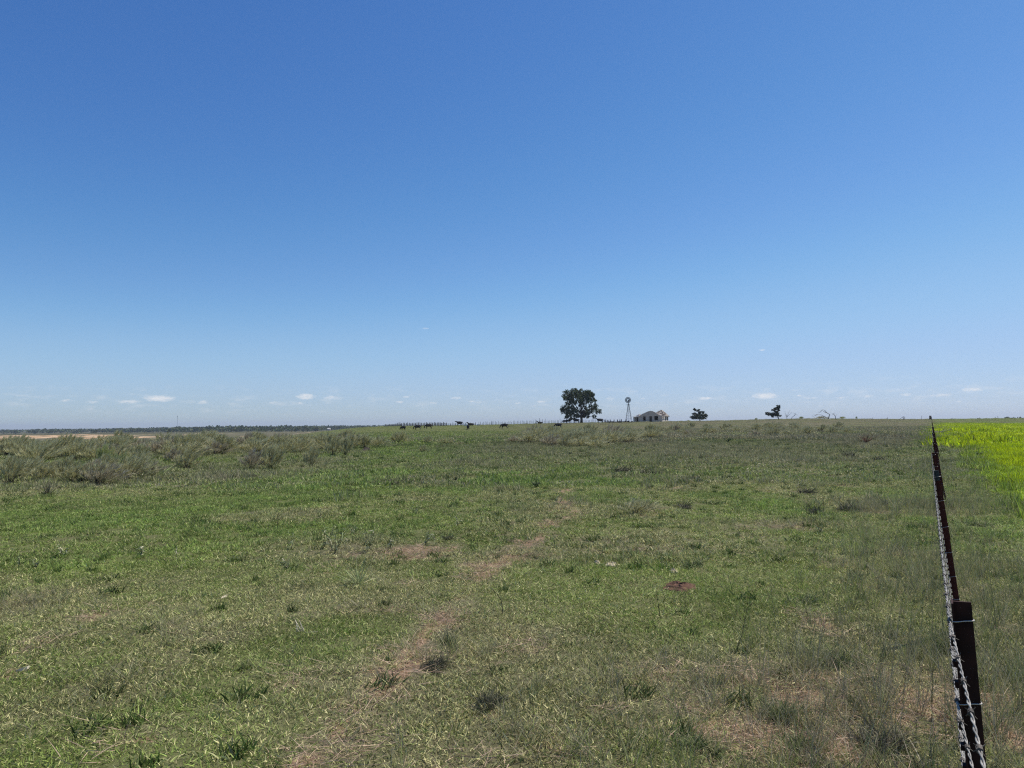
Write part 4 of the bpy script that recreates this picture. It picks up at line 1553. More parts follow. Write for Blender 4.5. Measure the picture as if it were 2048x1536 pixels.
# braced post on the right skyline and small posts
root = empty('braced_corner_post', place(1807, 285))
tag(root, 'dark corner post with a sloping brace on the skyline left of the long fence', 'fence post')
q = 285 / F
mb = MB(); mb.tube([(0, 0, -.3), (0, 0, 7.4 * q)], .12, 7); mb.build('post', M['timber'], root)
mb = MB(); mb.tube([(3.8 * q, .3, -.3), (3.8 * q, .3, 6.8 * q)], .09, 7); mb.build('post', M['timber'], root)
mb = MB(); mb.tube([(-.05, 0, 6.4 * q), (-10.5 * q, 0, 0)], .07, 6); mb.build('brace', M['timber'], root)
for px, hp, lab in ((1745, 4.5, 'lone thin post on the skyline, leftmost of those left of the long fence'), (1775.5, 5.5, 'thin post on the skyline just left of the braced corner post'),
                    (1844, 8, 'thin tall post on the skyline between the braced post and the long fence'), (1904.5, 3.5, 'small post on the skyline right of the long fence above the yellow field')):
    mb = MB(); mb.tube([(0, 0, -.3), (0, 0, hp * 290 / F)], .055, 6)
    tag(mb.build('fence_post', M['timber'], None, place(px, 290), True), lab, 'fence post', 'small posts on the right skyline')


def trough(px, z, wpx, label):
    mb = MB()
    L_ = wpx * z / F
    w_ = .7; h_ = .55
    mb.hexa([(-L_ / 2 + .1, -w_ / 2 + .1, 0), (L_ / 2 - .1, -w_ / 2 + .1, 0), (L_ / 2 - .1, w_ / 2 - .1, 0), (-L_ / 2 + .1, w_ / 2 - .1, 0),
             (-L_ / 2, -w_ / 2, h_), (L_ / 2, -w_ / 2, h_), (L_ / 2, w_ / 2, h_), (-L_ / 2, w_ / 2, h_)])
    for y in (-w_ / 2, w_ / 2):
        mb.box((0, y, h_ + .04), (L_ + .1, .08, .08))
    for x in (-L_ / 2, L_ / 2):
        mb.box((x, 0, h_ + .04), (.08, w_ - .09, .08))
    o = mb.build('feed_trough', M['whitething'], None, place(px, z))
    tag(o, label, 'feed trough', 'white troughs along the ridge')


trough(931, 292, 6.5, 'white trough just left of the cow lying on the ridge')
trough(957, 292, 6, 'white trough just right of the cow lying on the ridge')
trough(1072, 300, 4, 'small white trough by the thin fence left of the big tree')
for px, z, s_, lab in ((1253, 293, 1.0, 'dark heap of old tyres at the left foot of the windmill'), (1261.5, 292, 1.1, 'dark heap of old tyres at the right foot of the windmill')):
    mb = MB(); rr = random.Random(int(px))
    for i in range(7):
        cx_, cy_, cz_ = rr.uniform(-1, 1) * s_, rr.uniform(-.4, .4), .18 + .2 * (i // 3)
        ring = [(cx_ + math.cos(a * math.pi / 6) * .34, cy_ + math.sin(a * math.pi / 6) * .34, cz_ + .05 * math.cos(a)) for a in range(13)]
        mb.tube(ring, .11, 6)
    tag(mb.build('tyre_heap', M['tyre'], None, place(px, z), True), lab, 'tyre heap')

# ------------------------------------------------------------------ far woodland, single far trees, mast and shed
def far_tree_arrays(rng, n_leaf, Rx, Hh, leaf):
    k = rng.integers(4, 8)
    cc = rng.uniform(-.62, .62, (k, 3)) * np.array([Rx, Rx, Hh * .22]) + np.array([0, 0, Hh * .60])
    sel = rng.integers(0, k, n_leaf)
    d = rng.normal(size=(n_leaf, 3)); d /= np.linalg.norm(d, axis=1)[:, None]
    p = cc[sel] + d * np.array([Rx * .5, Rx * .5, Hh * .27]) * rng.uniform(.5, 1.05, (n_leaf, 1))
    p[:, 2] = np.maximum(p[:, 2], .3)
    return p, d


wr = np.random.default_rng(8)
allp = []; alld = []; alll = []
for i in range(1500):
    px = wr.uniform(-260, 800)
    dens_ = .30 + .7 * float(sstep(120, 330, px))
    if wr.uniform() > dens_:
        continue
    z = wr.uniform(1180 if px > 330 else 1450, 2300)
    if px > 640: z = wr.uniform(1500, 2600)
    Hh = wr.uniform(4.5, 9.0) * (1.25 if px > 300 else 1.05)
    p, d = far_tree_arrays(wr, 44, Hh * wr.uniform(.6, 1.1), Hh, 1.8)
    b_ = place(px, z)
    allp.append(p + np.array([b_.x, b_.y, b_.z])); alld.append(d)
allp = np.concatenate(allp); alld = np.concatenate(alld)
nb_ = len(allp)
V, qd = blades(allp, alld, wr.uniform(1.6, 3.0, nb_), wr.uniform(1.6, 3.0, nb_), np.zeros(nb_), wr, 1, tip=.7)
me = np_mesh('far_woodland', V, [qd], {'tint': np.repeat(wr.uniform(0, 1, nb_), 4), 'tone': np.repeat(wr.uniform(0, 1, nb_), 4)})
tag(link('far_woodland', me, M['leaf_far']), 'dark green belt of distant woodland along the left horizon', 'woodland', kind='stuff')
# broken row of trees beyond the field on the right
allp = []; alld = []
for i in range(46):
    px = wr.uniform(1955, 2300)
    z = wr.uniform(640, 760)
    b_ = place(px, z)
    top = P(px, 834.8 + wr.uniform(-1.6, 1.8) - (px - 2040) * .004 - (0 if px > 1985 else -1.0), z).z
    Hh = max(2.0, top - b_.z)
    p, d = far_tree_arrays(wr, 60, 2.6, Hh, .8)
    allp.append(p + np.array([b_.x, b_.y, b_.z])); alld.append(d)
allp = np.concatenate(allp); alld = np.concatenate(alld); nb_ = len(allp)
V, qd = blades(allp, alld, wr.uniform(.7, 1.3, nb_), wr.uniform(.7, 1.3, nb_), np.zeros(nb_), wr, 1, tip=.7)
me = np_mesh('far_hedge', V, [qd], {'tint': np.repeat(wr.uniform(0, 1, nb_), 4), 'tone': np.repeat(wr.uniform(0, 1, nb_), 4)})
tag(link('far_hedge', me, M['leaf_far']), 'low dark tree belt on the horizon beyond the yellow field', 'woodland', kind='stuff')
far_trees = [(613, 851.0, 9, 1450, 'leaf_far', 'tallest round tree standing above the woodland left of the ridge'),
             (626, 852.5, 5, 1500, 'leaf_far', 'smaller tree just right of the tallest one above the woodland'),
             (683, 851.0, 7, 1700, 'leaf_far', 'round far tree behind the pasture edge right of the white shed'),
             (691, 850.8, 5, 1750, 'leaf_far', 'far tree with a flat top near the left foot of the ridge'),
             (472, 859.0, 12, 1150, 'leaf_far', 'dark round tree at the near edge of the woodland'),
             (556, 859.3, 22, 1120, 'leaf_bright', 'bright green broad thicket tree at the near edge of the woodland'),
             (524, 858.6, 24, 1180, 'leaf_bright', 'wide lighter green tree left of the bright thicket'),
             (227, 855.6, 5, 1800, 'leaf_far', 'single taller tree breaking the left skyline above the sand'),
             (89, 856.8, 6, 1800, 'leaf_far', 'small tree breaking the skyline at the far left'),
             (340, 864.5, 5, 1000, 'leaf_far', 'lone dark tree in the valley below the mast')]
for px, pyt, wpx, z, mk, lab in far_trees:
    b_ = place(px, z)
    Hh = max(4.0, P(px, pyt, z).z - b_.z)
    Rx = wpx / 2 * z / F
    root = empty('far_tree', b_)
    tag(root, lab, 'tree', 'single trees beyond the pasture')
    p, d = far_tree_arrays(wr, 260, Rx, Hh, 1.0)
    V, qd = blades(p, d, wr.uniform(.9, 1.8, 260), wr.uniform(.9, 1.8, 260), np.zeros(260), wr, 1, tip=.7)
    me = np_mesh('crown', V, [qd], {'tint': np.repeat(wr.uniform(0, 1, 260), 4), 'tone': np.repeat(wr.uniform(0, 1, 260), 4)})
    link('crown', me, M[mk], root)
    mb = MB(); mb.tube([(0, 0, -.5), (.1, 0, Hh * .6)], [.4, .2], 6); mb.build('trunk', M['bark'], root)
b_ = place(354.5, 3000)
Hm = P(354.5, 831.5, 3000).z - b_.z
root = empty('radio_mast', b_)
tag(root, 'thin tall radio mast on the far left horizon', 'mast')
mb = MB()
for a in range(3):
    x_, y_ = math.cos(a * 2.094) * .55, math.sin(a * 2.094) * .55
    mb.tube([(x_, y_, 0), (x_, y_, Hm)], .16, 4)
for i in range(40):
    a, b2 = i % 3, (i + 1) % 3
    mb.tube([(math.cos(a * 2.094) * .55, math.sin(a * 2.094) * .55, Hm * i / 40), (math.cos(b2 * 2.094) * .55, math.sin(b2 * 2.094) * .55, Hm * (i + 1) / 40)], .09, 3)
mb.build('lattice', M['steel'], root)
mb = MB(); mb.box((0, 0, Hm - 2.2), (2.6, 2.6, 2.2)); mb.build('antenna', M['steel'], root)
sh = empty('shed', place(658, 1050)); sh.location.z = P(658, 859.5, 1050).z - .5
tag(sh, 'tiny white roofed shed at the edge of the woodland', 'shed')
mb = MB(); mb.box((0, 0, .9), (3.6, 3, 2.2)); mb.build('wall', M['stucco'], sh)
mb = MB()
mb.hexa([(-2.1, -1.8, 2.02), (2.1, -1.8, 2.02), (2.1, 1.8, 2.02), (-2.1, 1.8, 2.02), (-2.1, -.1, 3.1), (2.1, -.1, 3.1), (2.1, .1, 3.1), (-2.1, .1, 3.1)])
mb.build('roof', M['whitething'], sh)

# ------------------------------------------------------------------ sagebrush
def sage_proto(seed, w=1.0, h=.8, n_=1500, lean=.28, leafw=.011, wispy=False):
    rng = np.random.default_rng(seed)
    k = 34
    a = rng.uniform(0, 2 * np.pi, k); rr = np.sqrt(rng.uniform(0, 1, k))
    tipx = np.cos(a) * rr * w * .5 + lean * h * .5
    tipy = np.sin(a) * rr * w * .4
    tipz = h * (1 - .55 * rr ** 2) * rng.uniform(.62, 1.0, k)
    sel = rng.integers(0, k, n_)
    t = rng.uniform(.38, 1, n_) ** .75
    base = np.stack([tipx[sel] * t + rng.normal(0, .022, n_), tipy[sel] * t + rng.normal(0, .022, n_), tipz[sel] * t], 1)
    stemd = np.stack([tipx[sel], tipy[sel], tipz[sel] * 1.2], 1)
    stemd /= np.linalg.norm(stemd, axis=1)[:, None]
    d = stemd * .8 + rng.normal(0, .26, (n_, 3)) + np.array([lean * 1.3, 0, .45])
    d /= np.linalg.norm(d, axis=1)[:, None]
    L_ = rng.uniform(.10, .24, n_) * (h / .8)
    me = blade_mesh('foliage', base, d, L_, rng.uniform(.6, 1.3, n_) * leafw, rng.uniform(0, .25, n_), rng, 2)
    mb = MB()
    for i in range(k):
        p = Vector((tipx[i], tipy[i], tipz[i]))
        mb.tube([(rng.normal() * .05, rng.normal() * .05, -.03), p * .45 + Vector((0, 0, -.04)), p * .9], [.007, .004, .002], 4, cap=False)
    st = mb.mesh('branches')
    st.materials.append(M['twig'])
    return me, st


SP = []
for i in range(6):
    me, st = sage_proto(300 + i, 1.15 + .2 * (i % 3), .8, 2300, .25 + .05 * (i % 3))
    me.materials.append(M['sage'])
    me2 = me.copy(); me2.materials.clear(); me2.materials.append(M['sage_green'])
    me3 = me.copy(); me3.materials.clear(); me3.materials.append(M['sage_dry'])
    SP.append((me, st, me2, me3))
srng = random.Random(21)
n_sage = 0


def sage(px, py, wpx, hpx, label, group, green=False, name='sagebrush', cat='shrub'):
    """base centre at photo (px, py), wpx wide, hpx tall"""
    global n_sage
    b_ = on_ground(px, py)
    z = b_.y
    k = srng.randrange(6)
    me, st, me2, me3 = SP[k]
    if label is None or (not green and srng.random() < .10):
        me = me3
    W = wpx * z / F; Hh = hpx * z / F
    o = bpy.data.objects.new(name, me2 if green else me)
    C.objects.link(o)
    o.location = b_
    fl = srng.uniform(-.35, .35)
    o.rotation_euler = (0, 0, fl)
    o.scale = (W / 1.25, max(W, Hh) / 1.25 * .9, Hh / .8)
    s = bpy.data.objects.new('branches', st); C.objects.link(s); s.parent = o
    tag(o, label, cat, group)
    n_sage += 1
    return o


GB = 'sagebrush in the band across the left of the pasture'
big = [(72, 930, 62, 42, 'grey sagebrush left of centre in the left cluster, with pale dead twigs', 0), (150, 921, 48, 36, 'dark-hearted sagebrush upper right in the left cluster', 0),
       (18, 968, 56, 52, 'big grey sagebrush cut by the left edge of the picture', 0), (60, 952, 50, 36, 'sagebrush just right of the one cut by the left edge', 0),
       (132, 958, 50, 40, 'leaning pale sagebrush with feathery top in the left cluster', 0),
       (205, 940, 44, 46, 'tall yellowish green sagebrush in the middle of the left cluster', 1), (232, 945, 40, 40, 'yellow green sagebrush leaning right beside the tall one', 1),
       (203, 970, 58, 42, 'dark based sagebrush standing foremost in the left cluster', 0), (272, 937, 36, 36, 'dense upright sagebrush at the right end of the left cluster', 0),
       (345, 926, 34, 28, 'left half of the dark hollow sagebrush clump', 0), (372, 937, 50, 36, 'dark hollow sagebrush with bleached twigs on its right', 0),
       (503, 940, 46, 42, 'left half of the large silvery sagebrush mound', 0), (540, 940, 52, 44, 'large silvery sagebrush mound leaning right in the open', 0),
       (621, 934, 34, 38, 'loose sagebrush right of the silvery mound', 0), (665, 912, 34, 34, 'dark sagebrush with black shadow at its foot at the end of the band', 0), (690, 912, 30, 34, 'sagebrush overhanging the dark one at the end of the band', 0),
       (728, 897, 34, 24, 'sagebrush mid way up the slope left of the trail of bushes', 0), (755, 896, 30, 24, 'upright sagebrush, second in the row on the slope', 0),
       (795, 888, 40, 24, 'dark topped sagebrush, third in the row on the slope', 0), (854, 888, 20, 16, 'small round dark sagebrush below the cattle', 0),
       (890, 889, 32, 14, 'low wide sagebrush below the cattle, right of the round one', 0), (844, 906, 18, 16, 'lone pale sagebrush in the green opening', 0), (918, 891, 18, 8, 'tiny flat sagebrush right of the low wide one', 0),
       (108, 905, 40, 20, 'far sagebrush above the left cluster', 0), (330, 905, 40, 22, 'far pale sagebrush above the hollow clump', 0), (298, 905, 36, 24, 'grey twiggy sagebrush above the left cluster', 0),
       (455, 903, 40, 24, 'feathery sagebrush above the silvery mound', 0), (420, 893, 36, 20, 'far sagebrush up left of the feathery one', 0), (560, 902, 44, 26, 'far sagebrush behind the silvery mound', 0),
       (600, 900, 36, 24, 'far sagebrush between mound and dark bush', 0), (390, 900, 34, 20, 'small far sagebrush above the hollow clump, right side', 0),
       (1100, 893, 40, 24, 'sagebrush with dark gaps, leftmost of the thicket in the middle of the pasture', 0), (1128, 894, 34, 22, 'upright sagebrush, second in the middle thicket', 0),
       (1160, 895, 40, 22, 'wide sagebrush in the centre of the middle thicket', 0), (1192, 897, 44, 20, 'sagebrush at the near edge of the middle thicket', 0),
       (1212, 889, 36, 20, 'tall sagebrush toward the right of the middle thicket', 0), (1240, 884, 26, 17, 'dark sagebrush right in the middle thicket', 0), (1258, 878, 22, 14, 'dark-hearted sagebrush at the right end of the middle thicket', 0),
       (1288, 876, 34, 13, 'pale sagebrush trailing off right of the middle thicket', 0), (1026, 886, 34, 14, 'pale loose sagebrush left of the middle thicket', 0),
       (1372, 871, 22, 12, 'sagebrush below the small cedar, left one', 0), (1420, 866, 20, 12, 'dark sagebrush below the small cedar, right one', 0), (1343, 862, 18, 12, 'sagebrush below the right end of the ruined house', 0),
       (1508, 873, 26, 10, 'dark low sagebrush below the wind-swept tree, left', 0), (1541, 871, 14, 16, 'upright sagebrush below the wind-swept tree', 0), (1572, 872, 26, 10, 'pale flat sagebrush below the dead trees', 0),
       (1270, 1028, 58, 30, 'grey round sagebrush alone in the green centre of the pasture', 0)]
for px, py, w_, h_, lab, g_ in big:
    sage(px, py, w_ * 1.3, h_ * 1.08, lab, GB if px < 950 else None, bool(g_))
ONES = 'first second third fourth fifth sixth seventh eighth ninth tenth eleventh twelfth thirteenth fourteenth fifteenth sixteenth seventeenth eighteenth nineteenth'.split()
TENS = ['', '', 'twent', 'thirt', 'fort', 'fift', 'sixt']


def ordinal(k):
    if k < 20:
        return ONES[k - 1]
    return TENS[k // 10] + 'ieth' if k % 10 == 0 else TENS[k // 10] + 'y-' + ONES[k % 10 - 1]


def fill(n_, x0, x1, y0, y1, w0, w1, what, where, group, shape=None):
    pts = []
    while len(pts) < n_:
        px, py = srng.uniform(x0, x1), srng.uniform(y0, y1)
        if not shape or shape(px, py):
            pts.append((px, py))
    pts.sort(key=lambda p: p[1])
    rows = {'back': pts[:n_ // 3], 'middle': pts[n_ // 3:2 * n_ // 3], 'front': pts[2 * n_ // 3:]}
    for row, ps in rows.items():
        ps.sort()
        for k, (px, py) in enumerate(ps):
            w_ = srng.uniform(w0, w1) * (.45 + .8 * max((py - 858) / 60, .1))
            hk = srng.uniform(.42, .6)
            sage(px, py, w_, w_ * hk, '%s, %s from the left in the %s row %s' % (what, ordinal(k + 1), row, where), group)


fill(84, 4, 720, 886, 925, 42, 66, 'grey sagebrush', 'of the band at left', 'small sagebrush massed in the left band',
     lambda x, y: y < 925 - (x - 250) * .045 and y > 898 - x * .025 and not (380 < x < 480 and y > 912))
fill(14, 4, 300, 940, 972, 34, 46, 'low sagebrush', 'before the left cluster', 'low sagebrush before the left cluster')
fill(36, 1035, 1310, 870, 893, 54, 74, 'small sagebrush', 'of the middle thicket', 'small sagebrush of the middle thicket',
     lambda x, y: y < 897 - max(0, x - 1200) * .15 and y > 878 - (x - 1035) * .04)
fill(40, 1290, 1700, 856, 872, 40, 60, 'tiny sagebrush', 'below the ruined house', 'tiny sagebrush on the right of the ridge')
# bushes on the skyline by the dead trees
for px, w_, h_, lab in ((1602, 12, 5, 'low dark bush on the skyline between the two dead trees'), (1640, 24, 6, 'brown heap of brush under the arching dead tree'), (1684, 14, 5, 'low green bush right of the dead snag'),
                        (1713, 5, 6, 'small spiky plant on the skyline right of the dead trees'), (1376, 8, 3, 'low bush on the skyline left of the small cedar'), (1512, 8, 4, 'low bush on the skyline left of the wind-swept tree')):
    b_ = place(px, 296)
    me, st, me2, me3 = SP[int(px) % 6]
    o = bpy.data.objects.new('brush', me if px == 1640 else me2); C.objects.link(o); o.location = b_
    o.scale = (w_ * .21 / 1.2, w_ * .21 / 1.2, h_ * .21 / .75)
    tag(o, lab, 'shrub', 'bushes on the right skyline')

# ------------------------------------------------------------------ yuccas, clumps and weeds
def rosette(px, py, Rm, n_, label, mat, lean=1.5, w=.012, droop=.35, up=.35, name='yucca', cat='yucca', seed=1, bias=(0, 0)):
    rng = np.random.default_rng(seed)
    b_ = on_ground(px, py)
    a = rng.uniform(0, 2 * np.pi, n_)
    el_ = rng.uniform(up, 1.4, n_)
    d = np.stack([np.cos(a) * np.cos(el_) + bias[0], np.sin(a) * np.cos(el_) + bias[1], np.sin(el_)], 1)
    d /= np.linalg.norm(d, axis=1)[:, None]
    base = np.concatenate([rng.normal(0, .02, (n_, 2)), np.zeros((n_, 1))], 1)
    me = blade_mesh(name, base, d, rng.uniform(.55, 1.0, n_) * Rm, rng.uniform(.7, 1.2, n_) * w, rng.uniform(0, droop, n_), rng, 4)
    o = link(name, me, mat, None, b_)
    tag(o, label, cat)
    return o


rosette(716, 1172, .36, 46, 'star shaped grass-like plant with long arching blades in the near pasture', M['yucca'], w=.008, droop=.3, up=.1, name='bear_grass', cat='plant', seed=3)
rosette(315, 957, .85, 60, 'spiky pale yucca before the left sagebrush cluster', M['yucca'], w=.022, up=.3, seed=4)
rosette(72, 926, 1.1, 60, 'spiky pale yucca inside the left sagebrush cluster', M['yucca'], w=.03, up=.5, seed=5)
rosette(95, 990, .55, 46, 'wispy straw coloured plant at the edge of the green grass on the left', M['clump_dead'], w=.012, up=.6, name='dry_plant', cat='plant', seed=6)
rosette(1732, 886, 1.1, 50, 'rust brown dead bush left of the long fence', M['reddead'], w=.03, up=.5, name='dead_bush', cat='shrub', seed=7)


def clump(px, py, wpx, hpx, label, mat='clump_green', lean=(.3, 0), seed=1, n_=420, name='grass_clump'):
    rng = np.random.default_rng(seed)
    b_ = on_ground(px, py)
    z = b_.y
    W = wpx * z / F; Hh = hpx * z / F
    n_ = int(n_ * .95)
    sub = rng.normal(0, 1, (7, 2)) * np.array([W * .24, W * .24])
    base = np.concatenate([sub[rng.integers(0, 7, n_)] + rng.normal(0, 1, (n_, 2)) * W * .085, np.full((n_, 1), -.005)], 1)
    d = dirs(n_, 1.15, rng, lean)
    me = blade_mesh(name, base, d, rng.uniform(.35, 1.0, n_) ** 1.2 * Hh * 1.3, rng.uniform(.0024, .0048, n_) * max(1, z / 6), rng.uniform(.1, 1.2, n_), rng, 3)
    o = link(name, me, M[mat], None, b_)
    tag(o, label, 'grass clump', 'grass clumps standing out of the turf')


clump(862, 1338, 70, 44, 'dark dry grass clump swept to the right beside the trail', 'clump_dark', (.9, .2), 1, 700)
clump(972, 1412, 54, 56, 'dark grey grass clump right of the trail, nearer than the swept one', 'clump_dark', (.35, .3), 2, 700)
clump(1388, 1492, 66, 48, 'large tousled green grass clump at the bottom, right of centre', 'clump_green', (.1, .1), 3, 700)
clump(1572, 1440, 54, 66, 'tall green grass clump on the bare ground near the fence', 'clump_green', (.05, .1), 4, 700)
clump(1590, 1492, 60, 40, 'low green grass clump just below the tall one near the fence', 'clump_green', (.1, .1), 5, 480)
clump(1620, 1207, 64, 32, 'dark green grass clump in the middle right of the pasture', 'clump_green', (.1, 0), 6, 480)
clump(1770, 1178, 28, 26, 'small upright dark grass clump left of the fence', 'clump_green', (0, 0), 7, 260)
clump(1392, 1134, 34, 36, 'dark weedy clump above the dung patch', 'clump_green', (.2, 0), 8, 300)
clump(1960, 1052, 46, 26, 'dark grass clump right of the fence', 'clump_green', (.1, 0), 9, 340)
clump(1900, 1300, 56, 50, 'lush green clump behind the nearest fence post', 'clump_green', (-.2, 0), 10, 480)
clump(2035, 1360, 70, 60, 'lush green clump at the right edge beyond the fence', 'clump_green', (.1, 0), 11, 480)
clump(1690, 1330, 70, 70, 'leaning green and straw clump left of the fence', 'clump_green', (-.5, 0), 12, 520)
clump(1740, 1500, 110, 80, 'tall wild tangle of dry grass at the lower right by the fence', 'clump_dead', (.1, 0), 13, 620)
clump(1640, 1545, 80, 60, 'tangled dry clump at the bottom edge right of centre', 'clump_dead', (0, .1), 14, 420)
clump(900, 1080, 22, 16, 'small dark tuft above the bare patch', 'clump_dark', (0, 0), 15, 420)
clump(1380, 962, 33, 19, 'dark tussock, rightmost of the line in the middle distance', 'clump_dark', (.3, 0), 16, 420)
clump(1305, 950, 37, 22, 'dark tussock, left in the line in the middle distance', 'clump_dark', (.3, 0), 17, 420)
clump(1236, 944, 44, 22, 'dark tussock, leftmost of the line in the middle distance', 'clump_dark', (.3, 0), 18, 420)
clump(1612, 988, 33, 22, 'dark tussock in the green patch left of the fence', 'clump_dark', (.1, 0), 19, 420)
clump(1696, 1022, 37, 33, 'dark tussock in the grey patch left of the fence', 'clump_dark', (.2, 0), 20, 420)
clump(1634, 1026, 39, 22, 'low tussock left of the grey patch', 'clump_dark', (.1, 0), 21, 420)
clump(1773, 1011, 22, 22, 'small tussock right of the grey patch', 'clump_dark', (.1, 0), 22, 420)
clump(1365, 1016, 44, 22, 'flat tussock right of the round grey sagebrush', 'clump_dark', (.1, 0), 23, 420)
clump(775, 967, 77, 16, 'long flat dark tussock in the green left of centre', 'clump_dark', (.1, 0), 24, 420)
clump(1695, 913, 28, 16, 'dark tussock in the far grey grass left of the fence', 'clump_dark', (.1, 0), 25, 420)
clump(1755, 922, 28, 13, 'flat green tussock in the far grass left of the fence', 'clump_dark', (.1, 0), 26, 420)


def forb(px, py, hpx, label, seed, mat='forb', wide=1.0, stems=3, leafw=.012, group='leafy weeds in the near pasture'):
    """weed with curled drooping leaves up a few stems"""
    rng = np.random.default_rng(seed)
    b_ = on_ground(px, py)
    z = b_.y
    Hh = hpx * z / F
    root = empty('weed', b_)
    tag(root, label, 'weed', group)
    mb = MB(); bs = []; ds = []
    for s in range(stems):
        tip = Vector((rng.uniform(-.45, .45) * wide * Hh, rng.uniform(-.3, .3) * Hh, Hh * rng.uniform(.75, 1.05)))
        mb.tube([(0, 0, -.01), tip * .5 + Vector((.01, 0, .01)), tip], [.0035, .0028, .0015], 4)
        for k in range(13):
            t = .18 + .82 * k / 12
            bs.append(tuple(tip * t)); a = rng.uniform(0, 6.28)
            ds.append((math.cos(a), math.sin(a), rng.uniform(.2, .9)))
    mb.build('stem', M['stalk'], root)
    bs = np.array(bs); ds = np.array(ds); ds /= np.linalg.norm(ds, axis=1)[:, None]
    n_ = len(bs)
    me = blade_mesh('leaves', bs, ds, rng.uniform(.22, .42, n_) * Hh, rng.uniform(.7, 1.3, n_) * leafw, rng.uniform(.5, 1.1, n_), rng, 4)
    link('leaves', me, M[mat], root)


for i, (px, py, h_, lab) in enumerate((
        (582, 1100, 30, 'leafy weed with curled pale leaves, left of the grey patch'), (645, 1098, 48, 'tall leafy weed, left of the pair over the grey patch'), (668, 1108, 46, 'bushy weed with drooping leaves in the middle of the grey patch'),
        (735, 1106, 50, 'tall weed with curled leaves at the right of the grey patch'), (708, 1070, 24, 'small leafy weed above the grey patch'), (125, 1115, 24, 'leafy weed with a pale crown far on the left'),
        (40, 1134, 20, 'low leafy weed nearest the left edge'), (72, 1136, 16, 'low leafy weed second from the left edge'), (280, 1114, 20, 'small leafy weed in the green left of centre'), (352, 1112, 18, 'small leafy weed right of the previous small one'),
        (780, 1098, 26, 'leafy weed left behind the bare reddish patch'), (850, 1090, 24, 'leafy weed behind the bare reddish patch'), (872, 1092, 30, 'leafy weed right behind the bare reddish patch'), (915, 1052, 18, 'pale leafy weed up right of the bare patch'),
        (572, 1140, 22, 'dark leafy weed below the grey patch'), (640, 1040, 22, 'thin leafy weed above the grey patch, left'), (830, 1030, 20, 'thin leafy weed in the green centre'), (1640, 1066, 16, 'small leafy weed in the right of the pasture'))):
    if i == 9:
        lab = 'small leafy weed halfway between the left edge and the grey patch'
    forb(px, py, h_, lab, 500 + i, wide=1.0 + .2 * (i % 3), stems=2 + i % 3, leafw=.008 + .003 * (i % 3))
for i, (px, py, h_, lab) in enumerate(((997, 972, 9, 'small dark green herb tuft, left of the trail head'), (1073, 975, 14, 'dark herb with an upright stalk near the trail head'), (1960, 915, 12, 'dark green weed at the edge of the yellow field'),
                                       (2000, 962, 10, 'dark green weed in the yellow field near the right edge'), (1138, 912, 8, 'tiny dark herb right of the middle thicket'), (912, 962, 8, 'small dark herb in the green centre of the pasture'),
                                       (626, 956, 6, 'tiny dark herb tuft in the open green left of centre'), (1455, 885, 8, 'tiny dark herb below the small cedar'))):
    forb(px, py, h_, lab, 560 + i, 'darkforb', wide=2.2, stems=5, leafw=.02 * on_ground(px, py).y / 14, group='dark herbs in the pasture')


def stalk(px, py, hpx, lean, label, seed, curve=0.0, heads=True, thick=.003):
    rr = random.Random(seed)
    b_ = on_ground(px, py)
    z = b_.y
    Hh = hpx * z / F
    mb = MB()
    pts = [(0, 0, -.01)]
    for k in range(1, 7):
        t = k / 6
        pts.append((lean * Hh * t + curve * Hh * math.sin(t * math.pi) + rr.uniform(-.004, .004), rr.uniform(-.01, .01), Hh * t))
    mb.tube(pts, [thick * (1 - .5 * k / 6) for k in range(7)], 5)
    if heads:
        for k in range(8):
            i = rr.randrange(3, 7); a = Vector(pts[i])
            d = Vector((rr.uniform(-1, 1), rr.uniform(-1, 1), rr.uniform(.3, 1))).normalized() * Hh * rr.uniform(.05, .12)
            mb.tube([a, a + d], [thick * .5, thick * .4], 4)
            mb.tube([a + d, a + d * 1.15], [thick * 1.1, thick * .7], 4)
    o = mb.build('weed_stalk', M['stalk'], None, b_, True)
    tag(o, label, 'weed stalk', 'thin dry stalks standing in the pasture')


for i, a in enumerate(((553, 1083, 52, .03, 'thin upright stalk with small seed heads, left of the grey patch'), (624, 1100, 52, 0., 'thin stalk with seed heads standing in the grey patch'),
                       (693, 1052, 40, -.55, 'bare stalk leaning left above the grey patch'), (826, 1052, 34, 0, 'thin branched stalk in the centre of the green'), (1477, 1300, 84, .25, 'tall kinked dark stalk on the right of the pasture'),
                       (1322, 1240, 56, -.15, 'thin stalk below the dung patch'), (370, 985, 22, -.3, 'dark leaning stalk below the hollow sagebrush'), (1072, 970, 24, 0, 'short dark stalk near the trail head'),
                       (385, 1085, 34, -.7, 'bare leaning stalk in the green on the left'), (1735, 1150, 50, 0., 'upright stalk in the dry grass left of the fence'))):
    stalk(a[0], a[1], a[2], a[3], a[4], 600 + i, heads=(i not in (2, 6, 8)), thick=.0026 if i < 5 else .003)
# curved black twig
b_ = on_ground(1004, 1232)
z = b_.y; q = z / F
mb = MB()
mb.tube([(0, 0, 0), (1 * q, .01, 14 * q), (-1 * q, .02, 28 * q), (-9 * q, .02, 42 * q), (-24 * q, .03, 54 * q)], [.004, .0038, .0032, .0026, .0015], 5)
tag(mb.build('bent_twig', M['stalk'], None, b_, True), 'black twig arching to the left out of the short grass', 'twig')
